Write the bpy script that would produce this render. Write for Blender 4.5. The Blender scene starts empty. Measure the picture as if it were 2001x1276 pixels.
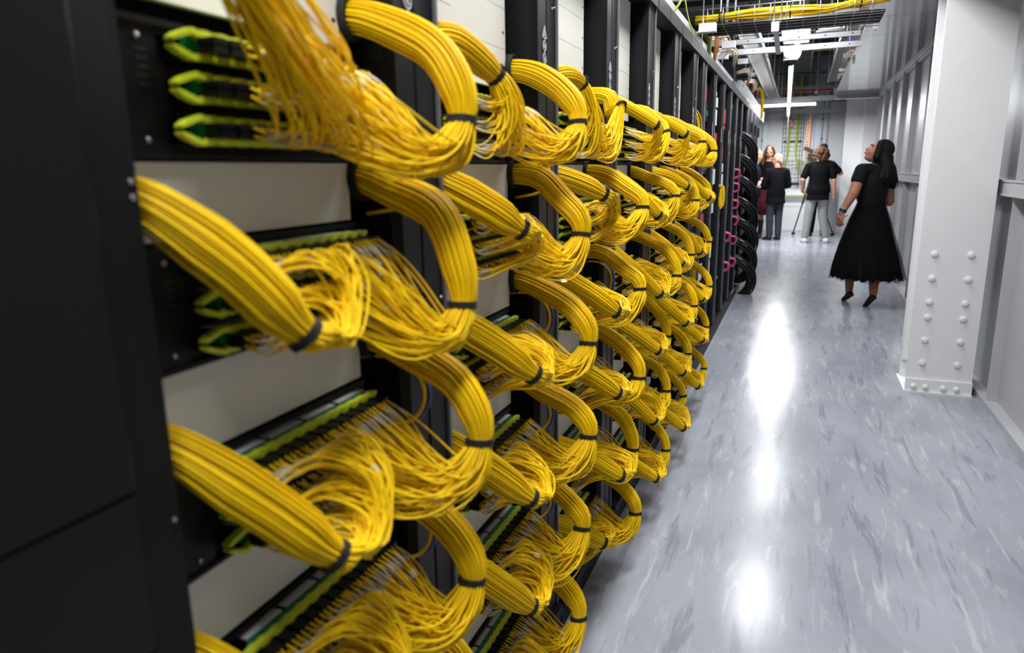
import bpy, bmesh, math, random
import numpy as np
from mathutils import Vector, Matrix
PI = math.pi
SC = bpy.context.scene
COL = SC.collection
rng = np.random.default_rng(11)
random.seed(5)

# ------------------------------------------------------------------ camera
FPX = 1372.14
RX = Vector((0.92777738, 0.3728361, -0.01491228))       # image right, in world axes
DN = Vector((0.06723852, -0.20636198, -0.97616275))     # image down
FW = Vector((-0.36702604, 0.90465904, -0.21652692))     # view direction
CAM = Vector((0.0, 0.0, 1.38))
cd = bpy.data.cameras.new('camera')
cam = bpy.data.objects.new('camera', cd)
COL.objects.link(cam)
m3 = Matrix((RX, -DN, -FW)).transposed()
cam.matrix_world = Matrix.Translation(CAM) @ m3.to_4x4()
cd.sensor_width = 36.0
cd.lens = FPX / 2001 * 36
cd.clip_start = 0.02
cd.clip_end = 60
cd.dof.use_dof = True
cd.dof.focus_distance = 3.2
cd.dof.aperture_fstop = 3.2
SC.camera = cam

# ------------------------------------------------------------------ world and exposure
w = bpy.data.worlds.new('world')
SC.world = w
w.use_nodes = True
w.node_tree.nodes['Background'].inputs[0].default_value = (0.8, 0.85, 1, 1)
w.node_tree.nodes['Background'].inputs[1].default_value = 0.02
SC.view_settings.view_transform = 'Standard'
SC.view_settings.look = 'None'
SC.view_settings.gamma = 1
SC.view_settings.exposure = 0.35
SC.view_settings.use_curve_mapping = False
SC.cycles.max_bounces = 8
SC.cycles.diffuse_bounces = 4
SC.cycles.glossy_bounces = 4
SC.cycles.caustics_reflective = False
SC.cycles.caustics_refractive = False
SC.cycles.sample_clamp_indirect = 6

# luminaire light levels (watts of each area lamp)
W_HIGH = 38.0      # row of ceiling luminaires high above the aisle
W_TUBE = 7.0      # suspended tubes
W_SIDE = 10.0      # luminaires over the bay behind the racks
W_FAR = 190.0       # bright far end bay
LAMP_COL = (0.965, 0.98, 1.0)

# ------------------------------------------------------------------ materials
def lin(c):
    return tuple(((v / 255) / 12.92 if v / 255 <= 0.04045 else ((v / 255 + 0.055) / 1.055) ** 2.4) for v in c)

def mat(name, rgb, rough=0.5, metal=0.0, var=0.0, scale=20.0, bump=0.0, coat=0.0, spec=0.5, trans=0.0, alpha=1.0, island=0.0, sub=0.0):
    m = bpy.data.materials.new(name)
    m.use_nodes = True
    nt = m.node_tree
    b = nt.nodes['Principled BSDF']
    c = lin(rgb)
    b.inputs['Base Color'].default_value = (*c, 1)
    b.inputs['Roughness'].default_value = rough
    b.inputs['Metallic'].default_value = metal
    b.inputs['Specular IOR Level'].default_value = spec
    b.inputs['Coat Weight'].default_value = coat
    b.inputs['Transmission Weight'].default_value = trans
    b.inputs['Alpha'].default_value = alpha
    if var or bump:
        tc = nt.nodes.new('ShaderNodeTexCoord')
        n = nt.nodes.new('ShaderNodeTexNoise')
        n.inputs['Scale'].default_value = scale
        n.inputs['Detail'].default_value = 4
        nt.links.new(tc.outputs['Object'], n.inputs['Vector'])
        if var:
            r = nt.nodes.new('ShaderNodeValToRGB')
            r.color_ramp.elements[0].position = 0.3
            r.color_ramp.elements[1].position = 0.7
            r.color_ramp.elements[0].color = (*[v * (1 - var) for v in c], 1)
            r.color_ramp.elements[1].color = (*[min(1, v * (1 + var)) for v in c], 1)
            nt.links.new(n.outputs['Fac'], r.inputs['Fac'])
            nt.links.new(r.outputs['Color'], b.inputs['Base Color'])
        if bump:
            bp = nt.nodes.new('ShaderNodeBump')
            bp.inputs['Strength'].default_value = bump
            bp.inputs['Distance'].default_value = 0.002
            nt.links.new(n.outputs['Fac'], bp.inputs['Height'])
            nt.links.new(bp.outputs['Normal'], b.inputs['Normal'])
    if island:
        g = nt.nodes.new('ShaderNodeNewGeometry')
        oi = nt.nodes.new('ShaderNodeObjectInfo')
        ad = nt.nodes.new('ShaderNodeMath'); ad.operation = 'ADD'
        fr = nt.nodes.new('ShaderNodeMath'); fr.operation = 'FRACT'
        r = nt.nodes.new('ShaderNodeValToRGB')
        r.color_ramp.elements[0].color = (*[v * (1 - island) for v in c], 1)
        r.color_ramp.elements[1].color = (*[min(1, v * (1 + island)) for v in c], 1)
        nt.links.new(g.outputs['Random Per Island'], ad.inputs[0])
        nt.links.new(oi.outputs['Random'], ad.inputs[1])
        nt.links.new(ad.outputs[0], fr.inputs[0])
        nt.links.new(fr.outputs[0], r.inputs['Fac'])
        nt.links.new(r.outputs['Color'], b.inputs['Base Color'])
    return m

def emis(name, rgb, strength):
    m = bpy.data.materials.new(name)
    m.use_nodes = True
    nt = m.node_tree
    b = nt.nodes['Principled BSDF']
    b.inputs['Base Color'].default_value = (0.9, 0.9, 0.9, 1)
    b.inputs['Emission Color'].default_value = (*rgb, 1)
    b.inputs['Emission Strength'].default_value = strength
    return m

M = {}
M['yellow'] = mat('yellow_jacket', (240, 199, 16), 0.5, island=0.07, spec=0.18)
M['sleeve'] = mat('clear_sleeve', (204, 192, 160), 0.35, spec=0.5, island=0.1)
M['velcro'] = mat('black_velcro', (18, 18, 19), 0.85, var=0.3, scale=300, bump=0.3)
M['rackblack'] = mat('rack_black', (16, 17, 19), 0.5, spec=.18, var=0.06, scale=6)
M['rackpost'] = mat('post_charcoal', (20, 21, 23), 0.42, spec=.18, var=0.05, scale=5)
M['pitblack'] = mat('recess_black', (14, 14, 15), 0.6)
M['fascia'] = mat('fascia_grey', (36, 37, 40), 0.5, spec=.2, var=0.06, scale=8)
M['beige'] = mat('blank_plate', (226, 224, 214), 0.42, var=0.02, scale=3)
M['panelblk'] = mat('panel_black', (17, 17, 19), 0.4, spec=.18, var=0.1, scale=30)
M['lime'] = mat('lime_latch', (206, 220, 40), 0.4)
M['green'] = mat('green_adapter', (16, 128, 72), 0.4)
M['label'] = mat('label_white', (222, 226, 230), 0.4, var=0.05, scale=60)
M['symbol'] = mat('symbol_white', (196, 197, 200), 0.5)
M['screw'] = mat('screw_steel', (190, 190, 190), 0.3, 1.0)
M['blue'] = mat('blue_jacket', (58, 84, 160), 0.5)
M['steel'] = mat('galv_steel', (178, 180, 184), 0.38, 0.75, var=0.1, scale=12)
M['strut'] = mat('strut_steel', (158, 160, 164), 0.45, 0.5, var=0.08, scale=9)
M['wire'] = mat('zinc_wire', (205, 206, 205), 0.3, 0.8)
M['blackcable'] = mat('black_cable', (22, 22, 24), 0.55, island=0.3)
M['whitebox'] = mat('white_plastic', (228, 230, 230), 0.45, var=0.03, scale=10)
M['white'] = mat('white_paint', (229, 230, 231), 0.42, var=0.02, scale=5, bump=0.1)
M['wallpanel'] = mat('partition_sheet', (188, 189, 193), 0.36, 0.35, var=0.025, scale=2)
M['stud'] = mat('partition_stud', (192, 193, 196), 0.4, 0.3, var=0.03, scale=4)
M['soffit'] = mat('soffit_sheet', (176, 177, 181), 0.10, 0.5, var=0.02, scale=2)
M['column'] = mat('column_paint', (224, 224, 225), 0.45, var=0.015, scale=9, bump=0.25)
M['farwall'] = mat('far_wall_paint', (226, 228, 229), 0.55, var=0.02, scale=1.5)
M['greywall'] = mat('upper_wall_sheet', (132, 134, 137), 0.5, 0.2, var=0.06, scale=1.2)
M['ceil'] = mat('ceiling_dark', (70, 72, 76), 0.7, var=0.1, scale=1)
M['slab'] = mat('ceiling_beam', (86, 88, 92), 0.6, var=0.1, scale=2)
M['perf'] = mat('perforated_zinc', (186, 192, 206), 0.4, 0.5)
M['greenyellow'] = mat('earth_cable', (170, 190, 50), 0.5, island=0.1)
M['copper'] = mat('copper_bar', (206, 160, 124), 0.35, 0.5, var=0.08, scale=12)
M['copperpale'] = mat('busbar_pale', (226, 200, 170), 0.35, 0.4)
M['red'] = mat('red_paint', (196, 44, 52), 0.45)
M['teal'] = mat('teal_pipe', (36, 138, 138), 0.45)
M['orange'] = mat('orange_cable', (205, 120, 52), 0.5, island=0.15)
M['rust'] = mat('rust_brown', (118, 60, 44), 0.6, var=0.1)
M['edge'] = mat('edge_steel', (112, 113, 116), .45, .5)
M['duct'] = mat('duct_grey', (128, 129, 132), .5)
M['pink'] = mat('pink_cable', (232, 88, 150), 0.45, island=0.15)
M['door'] = mat('cabinet_door_grey', (56, 58, 63), 0.5, 0, spec=.25, var=0.05, scale=9)
M['brass'] = mat('brass_lugs', (196, 160, 70), 0.4, 0.5)
M['rubber'] = mat('black_rubber', (16, 16, 17), 0.6)
M['tube'] = emis('lamp_tube', (0.95, 0.975, 1.0), 5)
M['tubehigh'] = emis('lamp_diffuser', (0.95, 0.975, 1.0), 4)

def floor_material():
    m = bpy.data.materials.new('marbled_vinyl')
    m.use_nodes = True
    nt = m.node_tree
    L = nt.links
    b = nt.nodes['Principled BSDF']
    tc = nt.nodes.new('ShaderNodeTexCoord')
    def noise(sc, scale, detail, rough=0.55, dist=0.0, rot=0.0):
        mp = nt.nodes.new('ShaderNodeMapping')
        mp.inputs['Scale'].default_value = sc
        mp.inputs['Rotation'].default_value = (0, 0, rot)
        L.new(tc.outputs['Object'], mp.inputs['Vector'])
        n = nt.nodes.new('ShaderNodeTexNoise')
        n.inputs['Scale'].default_value = scale
        n.inputs['Detail'].default_value = detail
        n.inputs['Roughness'].default_value = rough
        n.inputs['Distortion'].default_value = dist
        L.new(mp.outputs['Vector'], n.inputs['Vector'])
        return n.outputs['Fac']
    def ramp(fac, stops):
        r = nt.nodes.new('ShaderNodeValToRGB')
        els = r.color_ramp.elements
        while len(els) < len(stops):
            els.new(0.5)
        for e, (p, c) in zip(els, stops):
            e.position = p
            e.color = (*c, 1) if len(c) == 3 else c
        L.new(fac, r.inputs['Fac'])
        return r.outputs['Color']
    def mix(fac, a, bb):
        x = nt.nodes.new('ShaderNodeMix'); x.data_type = 'RGBA'
        L.new(fac, x.inputs['Factor']); L.new(a, x.inputs['A']); L.new(bb, x.inputs['B'])
        return x.outputs['Result']
    g = lambda v: (v, v, v)
    base = ramp(noise((1, .55, 1), 2.6, 6, .6, .5), [(0.3, lin((134, 138, 147))), (0.7, lin((160, 163, 172)))])
    dark = ramp(noise((1.0, .11, 1), 17, 6, .62, .5, .04), [(0.555, g(0)), (0.63, g(1))])
    light = ramp(noise((1.0, .13, 1), 21, 7, .66, .7, .02), [(0.55, g(0)), (0.66, g(1))])
    fleck = ramp(noise((1, .6, 1), 34, 5, .7, .6), [(0.6, g(0)), (0.68, g(1))])
    def col(c):
        n = nt.nodes.new('ShaderNodeRGB'); n.outputs[0].default_value = (*lin(c), 1); return n.outputs[0]
    def half(x, k):
        n = nt.nodes.new('ShaderNodeMath'); n.operation = 'MULTIPLY'; n.inputs[1].default_value = k
        L.new(x, n.inputs[0]); return n.outputs[0]
    c1 = mix(half(dark, .5), base, col((104, 109, 120)))
    c2 = mix(half(light, .5), c1, col((188, 191, 198)))
    c3 = mix(half(fleck, .3), c2, col((116, 121, 132)))
    L.new(c3, b.inputs['Base Color'])
    rr = nt.nodes.new('ShaderNodeMapRange')
    L.new(noise((1, .5, 1), 6, 4), rr.inputs['Value'])
    rr.inputs['To Min'].default_value = 0.15
    rr.inputs['To Max'].default_value = 0.24
    L.new(rr.outputs[0], b.inputs['Roughness'])
    b.inputs['Specular IOR Level'].default_value = 0.25
    bp = nt.nodes.new('ShaderNodeBump'); bp.inputs['Strength'].default_value = .06; bp.inputs['Distance'].default_value = .004
    L.new(noise((1, .6, 1), 14, 3), bp.inputs['Height']); L.new(bp.outputs['Normal'], b.inputs['Normal'])
    return m
M['floor'] = floor_material()

def lamp(name, loc, sx, sy, watts, parent=None, down=True, rz=0.0):
    d = bpy.data.lights.new(name, 'AREA')
    d.shape = 'RECTANGLE'; d.size = sx; d.size_y = sy; d.energy = watts; d.color = LAMP_COL
    o = bpy.data.objects.new(name, d)
    COL.objects.link(o)
    o.location = loc
    o.rotation_euler = (0, 0, rz)
    return o

# ------------------------------------------------------------------ mesh helpers
class MB:
    def __init__(s):
        s.v = []; s.f = []; s.mi = []; s.n = 0
    def add(s, v, f, mi=0):
        v = np.asarray(v, float)
        s.v.append(v)
        for q in f:
            s.f.append(tuple(int(i) + s.n for i in q))
        s.mi += [mi] * len(f)
        s.n += len(v)
        return s
    def box(s, lo, hi, mi=0, bev=0.0):
        x0, y0, z0 = lo; x1, y1, z1 = hi
        v = [(x0,y0,z0),(x1,y0,z0),(x1,y1,z0),(x0,y1,z0),(x0,y0,z1),(x1,y0,z1),(x1,y1,z1),(x0,y1,z1)]
        f = [(0,3,2,1),(4,5,6,7),(0,1,5,4),(1,2,6,5),(2,3,7,6),(3,0,4,7)]
        return s.add(v, f, mi)
    def obox(s, c, size, ax, ay, az, mi=0):
        c = Vector(c); ax = Vector(ax).normalized(); ay = Vector(ay).normalized(); az = Vector(az).normalized()
        h = [v / 2 for v in size]
        v = []
        for dz in (-1, 1):
            for dx, dy in ((-1,-1),(1,-1),(1,1),(-1,1)):
                v.append(tuple(c + ax*dx*h[0] + ay*dy*h[1] + az*dz*h[2]))
        f = [(0,3,2,1),(4,5,6,7),(0,1,5,4),(1,2,6,5),(2,3,7,6),(3,0,4,7)]
        return s.add(v, f, mi)
    def prism(s, poly, z0, z1, mi=0):
        n = len(poly)
        v = [(x, y, z0) for x, y in poly] + [(x, y, z1) for x, y in poly]
        f = [tuple(range(n))[::-1], tuple(range(n, 2*n))]
        f += [(i, (i+1) % n, n+(i+1) % n, n+i) for i in range(n)]
        return s.add(v, f, mi)
    def prism_ax(s, poly, a0, a1, axis, mi=0):
        """poly in the two other axes (in order), extruded along axis"""
        n = len(poly); v = []
        for a in (a0, a1):
            for p, q in poly:
                t = [p, q]; t.insert(axis, a); v.append(tuple(t))
        f = [tuple(range(n))[::-1], tuple(range(n, 2*n))]
        f += [(i, (i+1) % n, n+(i+1) % n, n+i) for i in range(n)]
        return s.add(v, f, mi)
    def tube(s, path, r, sides=8, mi=0, cap=True):
        v, f = tubes(np.asarray(path, float)[None], r, sides, cap)
        return s.add(v[0], f, mi)
    def ball(s, c, r, seg=12, ring=8, mi=0, R=None):
        """ellipsoid: r a number or three"""
        if not hasattr(r, '__len__'): r = (r, r, r)
        v = [(0, 0, 1)]; f = []
        for i in range(1, ring):
            t = PI * i / ring
            for j in range(seg):
                p = 2*PI*j/seg
                v.append((math.sin(t)*math.cos(p), math.sin(t)*math.sin(p), math.cos(t)))
        v.append((0, 0, -1))
        for j in range(seg): f.append((0, 1+j, 1+(j+1) % seg))
        for i in range(ring-2):
            for j in range(seg):
                a = 1+i*seg+j; b = 1+i*seg+(j+1) % seg
                f.append((a, a+seg, b+seg, b))
        last = len(v)-1; o = 1+(ring-2)*seg
        for j in range(seg): f.append((o+j, last, o+(j+1) % seg))
        v = np.array(v) * np.array(r)
        if R is not None: v = v @ np.array(R).T
        return s.add(v + np.array(c), f, mi)
    def torus(s, c, axis, R, r, seg=20, sides=6, mi=0, squash=1.0):
        a = Vector(axis).normalized()
        u = a.orthogonal().normalized(); w_ = a.cross(u)
        v = []; f = []
        for i in range(seg):
            t = 2*PI*i/seg
            d = u*math.cos(t) + w_*math.sin(t)
            for j in range(sides):
                p = 2*PI*j/sides
                v.append(tuple(Vector(c) + d*(R + r*math.cos(p)) + a*(r*squash*math.sin(p))))
        for i in range(seg):
            for j in range(sides):
                f.append((i*sides+j, ((i+1) % seg)*sides+j, ((i+1) % seg)*sides+(j+1) % sides, i*sides+(j+1) % sides))
        return s.add(v, f, mi)
    def loft(s, rings, mi=0, cap=True):
        n = len(rings[0]); v = np.concatenate([np.asarray(r, float) for r in rings]); f = []
        for i in range(len(rings)-1):
            for j in range(n):
                f.append((i*n+j, i*n+(j+1) % n, (i+1)*n+(j+1) % n, (i+1)*n+j))
        if cap:
            f.append(tuple(range(n))[::-1]); f.append(tuple(range((len(rings)-1)*n, len(rings)*n)))
        return s.add(v, f, mi)
    def build(s, name, mats, parent=None, smooth=False, loc=None):
        me = bpy.data.meshes.new(name)
        v = np.concatenate(s.v) if s.v else np.zeros((0, 3))
        if parent is not None: v = v - np.array(parent['_o'])
        elif loc is not None: v = v - np.array(loc)
        me.from_pydata(v.tolist(), [], s.f)
        if not isinstance(mats, (list, tuple)): mats = [mats]
        for m in mats: me.materials.append(m)
        if len(mats) > 1: me.polygons.foreach_set('material_index', s.mi)
        if smooth: me.polygons.foreach_set('use_smooth', [True]*len(me.polygons))
        me.update()
        o = bpy.data.objects.new(name, me)
        COL.objects.link(o)
        if parent is not None:
            o.parent = parent; o['_o'] = parent['_o']
        elif loc is not None:
            o.location = loc; o['_o'] = tuple(loc)
        else: o['_o'] = (0.0, 0.0, 0.0)
        return o

def frames(P):
    """rotation minimising frames for paths P (N,S,3)"""
    T = np.gradient(P, axis=1)
    T /= np.linalg.norm(T, axis=2, keepdims=True) + 1e-12
    N, S, _ = P.shape
    U = np.zeros_like(P)
    ref = np.tile(np.array([0.31, 0.17, 0.93]), (N, 1))
    bad = np.abs((ref * T[:, 0]).sum(1)) > 0.9
    ref[bad] = (0.9, -0.3, 0.1)
    u = ref - T[:, 0] * (ref * T[:, 0]).sum(1, keepdims=True)
    u /= np.linalg.norm(u, axis=1, keepdims=True)
    U[:, 0] = u
    for i in range(1, S):
        u = U[:, i-1] - T[:, i] * (U[:, i-1] * T[:, i]).sum(1, keepdims=True)
        u /= np.linalg.norm(u, axis=1, keepdims=True) + 1e-12
        U[:, i] = u
    return T, U, np.cross(T, U)

def tubes(P, r, sides=6, cap=True):
    N, S, _ = P.shape
    T, U, W = frames(P)
    r = np.broadcast_to(np.asarray(r, float), (S,))
    a = np.arange(sides) * 2*PI/sides
    V = P[:, :, None] + r[None, :, None, None] * (np.cos(a)[None, None, :, None]*U[:, :, None] + np.sin(a)[None, None, :, None]*W[:, :, None])
    f = []
    for i in range(S-1):
        for j in range(sides):
            f.append((i*sides+j, i*sides+(j+1) % sides, (i+1)*sides+(j+1) % sides, (i+1)*sides+j))
    if cap:
        f.append(tuple(range(sides))[::-1]); f.append(tuple(range((S-1)*sides, S*sides)))
    return V.reshape(N, S*sides, 3), f

def mesh_from(name, V, F, m, smooth=True):
    me = bpy.data.meshes.new(name)
    me.from_pydata(V.tolist(), [], F)
    me.materials.append(m)
    if smooth: me.polygons.foreach_set('use_smooth', [True]*len(me.polygons))
    me.update()
    return me

def put(name, me, parent):
    o = bpy.data.objects.new(name, me)
    COL.objects.link(o)
    o.parent = parent
    return o

def tag(o, label, cat, group=None, kind=None):
    o['label'] = label; o['category'] = cat
    if group: o['group'] = group
    if kind: o['kind'] = kind
    return o

def thing(name, label, cat, loc=(0, 0, 0), group=None):
    o = bpy.data.objects.new(name, None)
    COL.objects.link(o)
    o.location = loc
    o.empty_display_size = 0.05
    o['_o'] = tuple(loc)
    return tag(o, label, cat, group)

def struct(name, mb, m, smooth=False):
    o = mb.build(name, m, smooth=smooth)
    o['kind'] = 'structure'
    return o

def copy_tree(o, parent=None, delta=None):
    c = o.copy(); COL.objects.link(c)
    if parent is not None: c.parent = parent
    elif delta is not None:
        c.location = Vector(o.location) + Vector(delta)
        c['_o'] = tuple(c.location)
    for ch in list(o.children): copy_tree(ch, c)
    return c

def catmull(pts, n):
    """smooth path through pts with n samples, roughly even in length"""
    P = np.asarray(pts, float)
    Q = np.vstack([2*P[0]-P[1], P, 2*P[-1]-P[-2]])
    out = []
    for i in range(1, len(Q)-2):
        t = np.linspace(0, 1, 24, endpoint=False)[:, None]
        a, b, c, d = Q[i-1], Q[i], Q[i+1], Q[i+2]
        out.append(0.5*((2*b) + (-a+c)*t + (2*a-5*b+4*c-d)*t**2 + (-a+3*b-3*c+d)*t**3))
    X = np.vstack(out + [P[-1][None]])
    L = np.concatenate([[0], np.cumsum(np.linalg.norm(np.diff(X, axis=0), axis=1))])
    s = np.linspace(0, L[-1], n)
    return np.stack([np.interp(s, L, X[:, k]) for k in range(3)], 1)

def at(u, v, y):
    """point of the plane at distance y along the aisle that the photograph shows at pixel (u, v)"""
    d = RX*((u-1000.5)/FPX) + DN*((v-638.0)/FPX) + FW
    t = y / d.y
    return CAM + d*t
# ------------------------------------------------------------------ room shell
YF = 17.0
struct('floor', MB().box((-2.6, -3.2, -0.1), (1.6, YF+.3, 0)), M['floor'])
struct('ceiling', MB().box((-2.6, -3.2, 3.9), (1.6, YF+.3, 4.0)), M['ceil'])
struct('wall_far', MB().box((-2.6, YF, 0), (1.6, YF+.1, 2.72)), M['farwall'])
mb = MB()
for i in range(5):
    x0 = -2.6 + i*.86
    mb.box((x0+.004, YF-.02, 2.72), (x0+.856, YF+.1, 3.9))
struct('wall_far_upper', mb, M['greywall'])
struct('wall_left', MB().box((-2.7, -3.2, 0), (-2.6, YF+.3, 4.0)), M['greywall'])
struct('wall_near', MB().box((-2.6, -3.3, 0), (1.6, -3.2, 4.0)), M['white'])
struct('wall_right_upper', MB().box((1.5, -3.2, 0), (1.6, YF+.3, 4.0)), M['greywall'])
# partition of sheet metal panels along the right of the aisle
studs = [-1.38, -.38, .62, 1.62, 2.62, 3.62, 4.66, 5.7, 6.45, 7.2, 8.2, 9.2, 10.2, 11.2, 12.2, 13.15]
mb = MB()
for a, b in zip(studs[:-1], studs[1:]):
    for z0, z1 in ((0.03, 1.22), (1.27, 2.5)):
        mb.box((1.14, a+.004, z0), (1.17, b-.004, z1))
mb.box((1.17, -3.2, 0), (1.2, 13.6, 2.52))
struct('wall_right', mb, M['wallpanel'])
mb = MB()
for y in studs:
    # a folded channel: web on the panel, flange standing out into the aisle
    for z0, z1 in ((.03, 1.205), (1.29, 2.5)):
        mb.box((1.128, y-.035, z0), (1.1399, y+.075, z1))
        mb.box((1.085, y-.035, z0), (1.128, y-.026, z1))
struct('trim_1', mb, M['stud'])
mb = MB()
mb.box((1.072, -3.2, 1.205), (1.1399, 13.4, 1.285))
mb.box((1.066, -3.2, 1.278), (1.072, 13.4, 1.29))
mb.box((1.066, -3.2, 1.20), (1.072, 13.4, 1.212))
struct('trim_2', mb, M['stud'])
struct('baseboard_right', MB().box((1.075, -3.2, 0), (1.1399, 13.5, .035)), M['stud'])
mb = MB()
mb.box((1.10, -3.2, 2.46), (1.1399, 13.5, 2.518)); mb.box((1.085, -3.2, 2.486), (1.10, 13.5, 2.518))
struct('trim_3', mb, M['stud'])
# little slots punched in the stud flanges
mb = MB()
for y in studs:
    for z in (.16, .82, 1.42, 2.12):
        mb.box((1.1262, y-.006, z-.022), (1.1285, y+.006, z+.022))
struct('trim_4', mb, M['pitblack'])
# soffit: a shallow roof of sheets over the right of the aisle
soff_e = .425
joint = [-3.2, -2.2, -1.2, -.2, .8, 1.8, 2.8, 3.8, 4.7, 5.62, 6.58, 7.48, 8.39, 9.2, 10.1, 10.96, 11.85, 12.75, 13.3]
mb = MB()
for a, b in zip(joint[:-1], joint[1:]):
    mb.box((soff_e, a+.005, 2.52), (1.16, b-.005, 2.545))
mb.box((soff_e+.01, -3.2, 2.545), (1.2, 13.3, 2.56))
struct('ceiling_soffit', mb, M['soffit'])
mb = MB()
mb.box((soff_e, 13.3, 2.45), (1.2, 13.34, 2.56))
mb.box((soff_e, 13.22, 2.45), (1.2, 13.3, 2.458))
struct('trim_5', mb, M['stud'])
# low white upstand under the far wall equipment, and pale far corner walls
struct('wall_far_upstand', MB().box((-2.6, YF-.12, 0), (.47, YF-.001, .52)), M['white'])
struct('wall_corner', MB().box((.775, 16.3, 0), (1.499, YF-.001, 2.75)), M['farwall'])
struct('wall_corner_return', MB().box((1.085, 15.9, 0), (1.499, 16.299, 2.75)), M['white'])
struct('wall_far_panel', MB().box((.475, YF-.03, .0), (.774, YF-.0005, 2.7)), M['stud'])  # flat grey panel covering this stretch of the far wall
mb = MB()
for y in (13.345, 16.4):
    mb.box((-2.55, y, 2.45), (.77 if y > 14 else .42, y+.05, 2.5))
    mb.box((-2.55, y, 2.5), (.77 if y > 14 else .42, y+.008, 2.53))
struct('trim_6', mb, M['strut'])
# heavy beams under the slab
mb = MB()
for y in (4.6, 7.6, 10.6, 13.8, 16.2):
    mb.box((-2.6, y, 3.55), (1.5, y+.3, 3.9))
struct('ceiling_beams', mb, M['slab'])

# ------------------------------------------------------------------ painted steel column on the right
t = thing('steel_column', 'white painted steel I-section column with bolt heads by the right partition', 'column', (.87, 4.98, 0))
cx0, cx1, cy0, cy1 = .695, 1.045, 4.81, 5.15
mb = MB()
mb.box((cx0, cy0, .012), (cx1, cy0+.03, 3.9))
mb.box((cx0, cy1-.03, .012), (cx1, cy1, 3.9))
mb.box((.858, cy0+.0299, .012), (.882, cy1-.0299, 3.9))
mb.build('shaft', M['column'], t)
mb = MB()
mb.box((cx0+.004, cy0+.03, .13), (.8575, cy0+.055, 2.1)); mb.box((cx0+.004, cy1-.056, .13), (.8575, cy1-.031, 2.1))
mb.build('splice_plate', M['column'], t)
mb = MB(); mb.box((cx0-.012, cy0-.03, 0), (cx1+.004, cy1+.02, .0118)); mb.box((cx0-.004, cy0-.016, .0121), (cx1+.002, cy0-.0002, .085))
mb.build('base_plate', M['column'], t)
def hexbolt(x, z, y, r=.018, d=.011):
    m_ = MB()
    p = [(x+r*math.cos(a), z+r*math.sin(a)) for a in [k*PI/3+x*9+z*7 for k in range(6)]]
    m_.prism_ax(p, y-d, y+.001, 1)
    p2 = [(x+r*1.25*math.cos(a), z+r*1.25*math.sin(a)) for a in [k*PI/8 for k in range(16)]]
    m_.prism_ax(p2, y-.003, y+.001, 1)
    m_.ball((x, y-d+.003, z), (r*1.02, .007, r*1.02), 14, 8)
    return m_.build('bolt_head', M['column'], t)
for z in (.858, .712, .568, .474, .332, .188):
    hexbolt(.772, z, cy0); hexbolt(.958, z, cy0)
for x in (.735, .80, .895, .965):
    m_ = MB(); m_.ball((x, cy0-.021, .04), (.018, .012, .017), 10, 6); m_.build('anchor_bolt', M['column'], t)
# ------------------------------------------------------------------ racks with patch panels
PITCH = .648
NR = 6
E0 = .512
ZR = [1.613, 1.372, 1.112, .855, .605, .345]
ORD = ['nearest', 'second', 'third', 'fourth', 'fifth', 'sixth', 'seventh']
ROW = ['top', 'second', 'third', 'fourth', 'fifth', 'lowest']
XF, XP = -.60, -.66
def edge(k): return E0 + PITCH*k - (.012 if k == 1 else 0)

def post_profile(e):
    return [(XF, e), (XF, e-.072), (XF-.004, e-.074), (XF-.004, e-.080), (XF, e-.082), (XF, e-.138), (XF-.014, e-.15),
            (-.735, e-.15), (-.735, e-.142), (-.70, e-.142), (-.70, e-.012), (-.735, e-.012), (-.735, e)]

def symbols(e, z0, parent):
    """white stencilled chain: triangle on top, then three rings with a mark inside"""
    y = e-.092; x = XF+.0008
    mb = MB()
    def bar(p, q, wd=.0024):
        p = Vector((x, *p)); q = Vector((x, *q)); d = (q-p)
        mb.obox((p+q)/2, (d.length, wd, .0012), d, Vector((1, 0, 0)).cross(d), (1, 0, 0))
    h = .027; b = .0135
    zt = z0
    bar((y-b, zt), (y+b, zt)); bar((y-b, zt), (y, zt+h)); bar((y+b, zt), (y, zt+h))
    bar((y, zt+.004), (y, zt+.017), .0036); bar((y-.005, zt+.006), (y+.005, zt+.006))
    mb.build('triangle_mark', M['symbol'], parent)
    for i in range(3):
        mb = MB()
        zc = z0-.019-i*.029
        mb.torus((x, y, zc), (1, 0, 0), .0115, .0014, 20, 5, squash=.5)
        bar((y, zc+.012), (y, zc+.018))
        if i != 1:
            bar((y-.008, zc+.008), (y+.008, zc-.008)); bar((y-.0045, zc-.006), (y-.0045, zc+.003)); bar((y+.0045, zc-.003), (y+.0045, zc+.006))
        else:
            bar((y, zc-.007), (y, zc+.007)); bar((y, zc), (y+.006, zc-.0045)); bar((y-.004, zc-.002), (y, zc+.001))
        mb.build('ring_mark', M['symbol'], parent)

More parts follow.
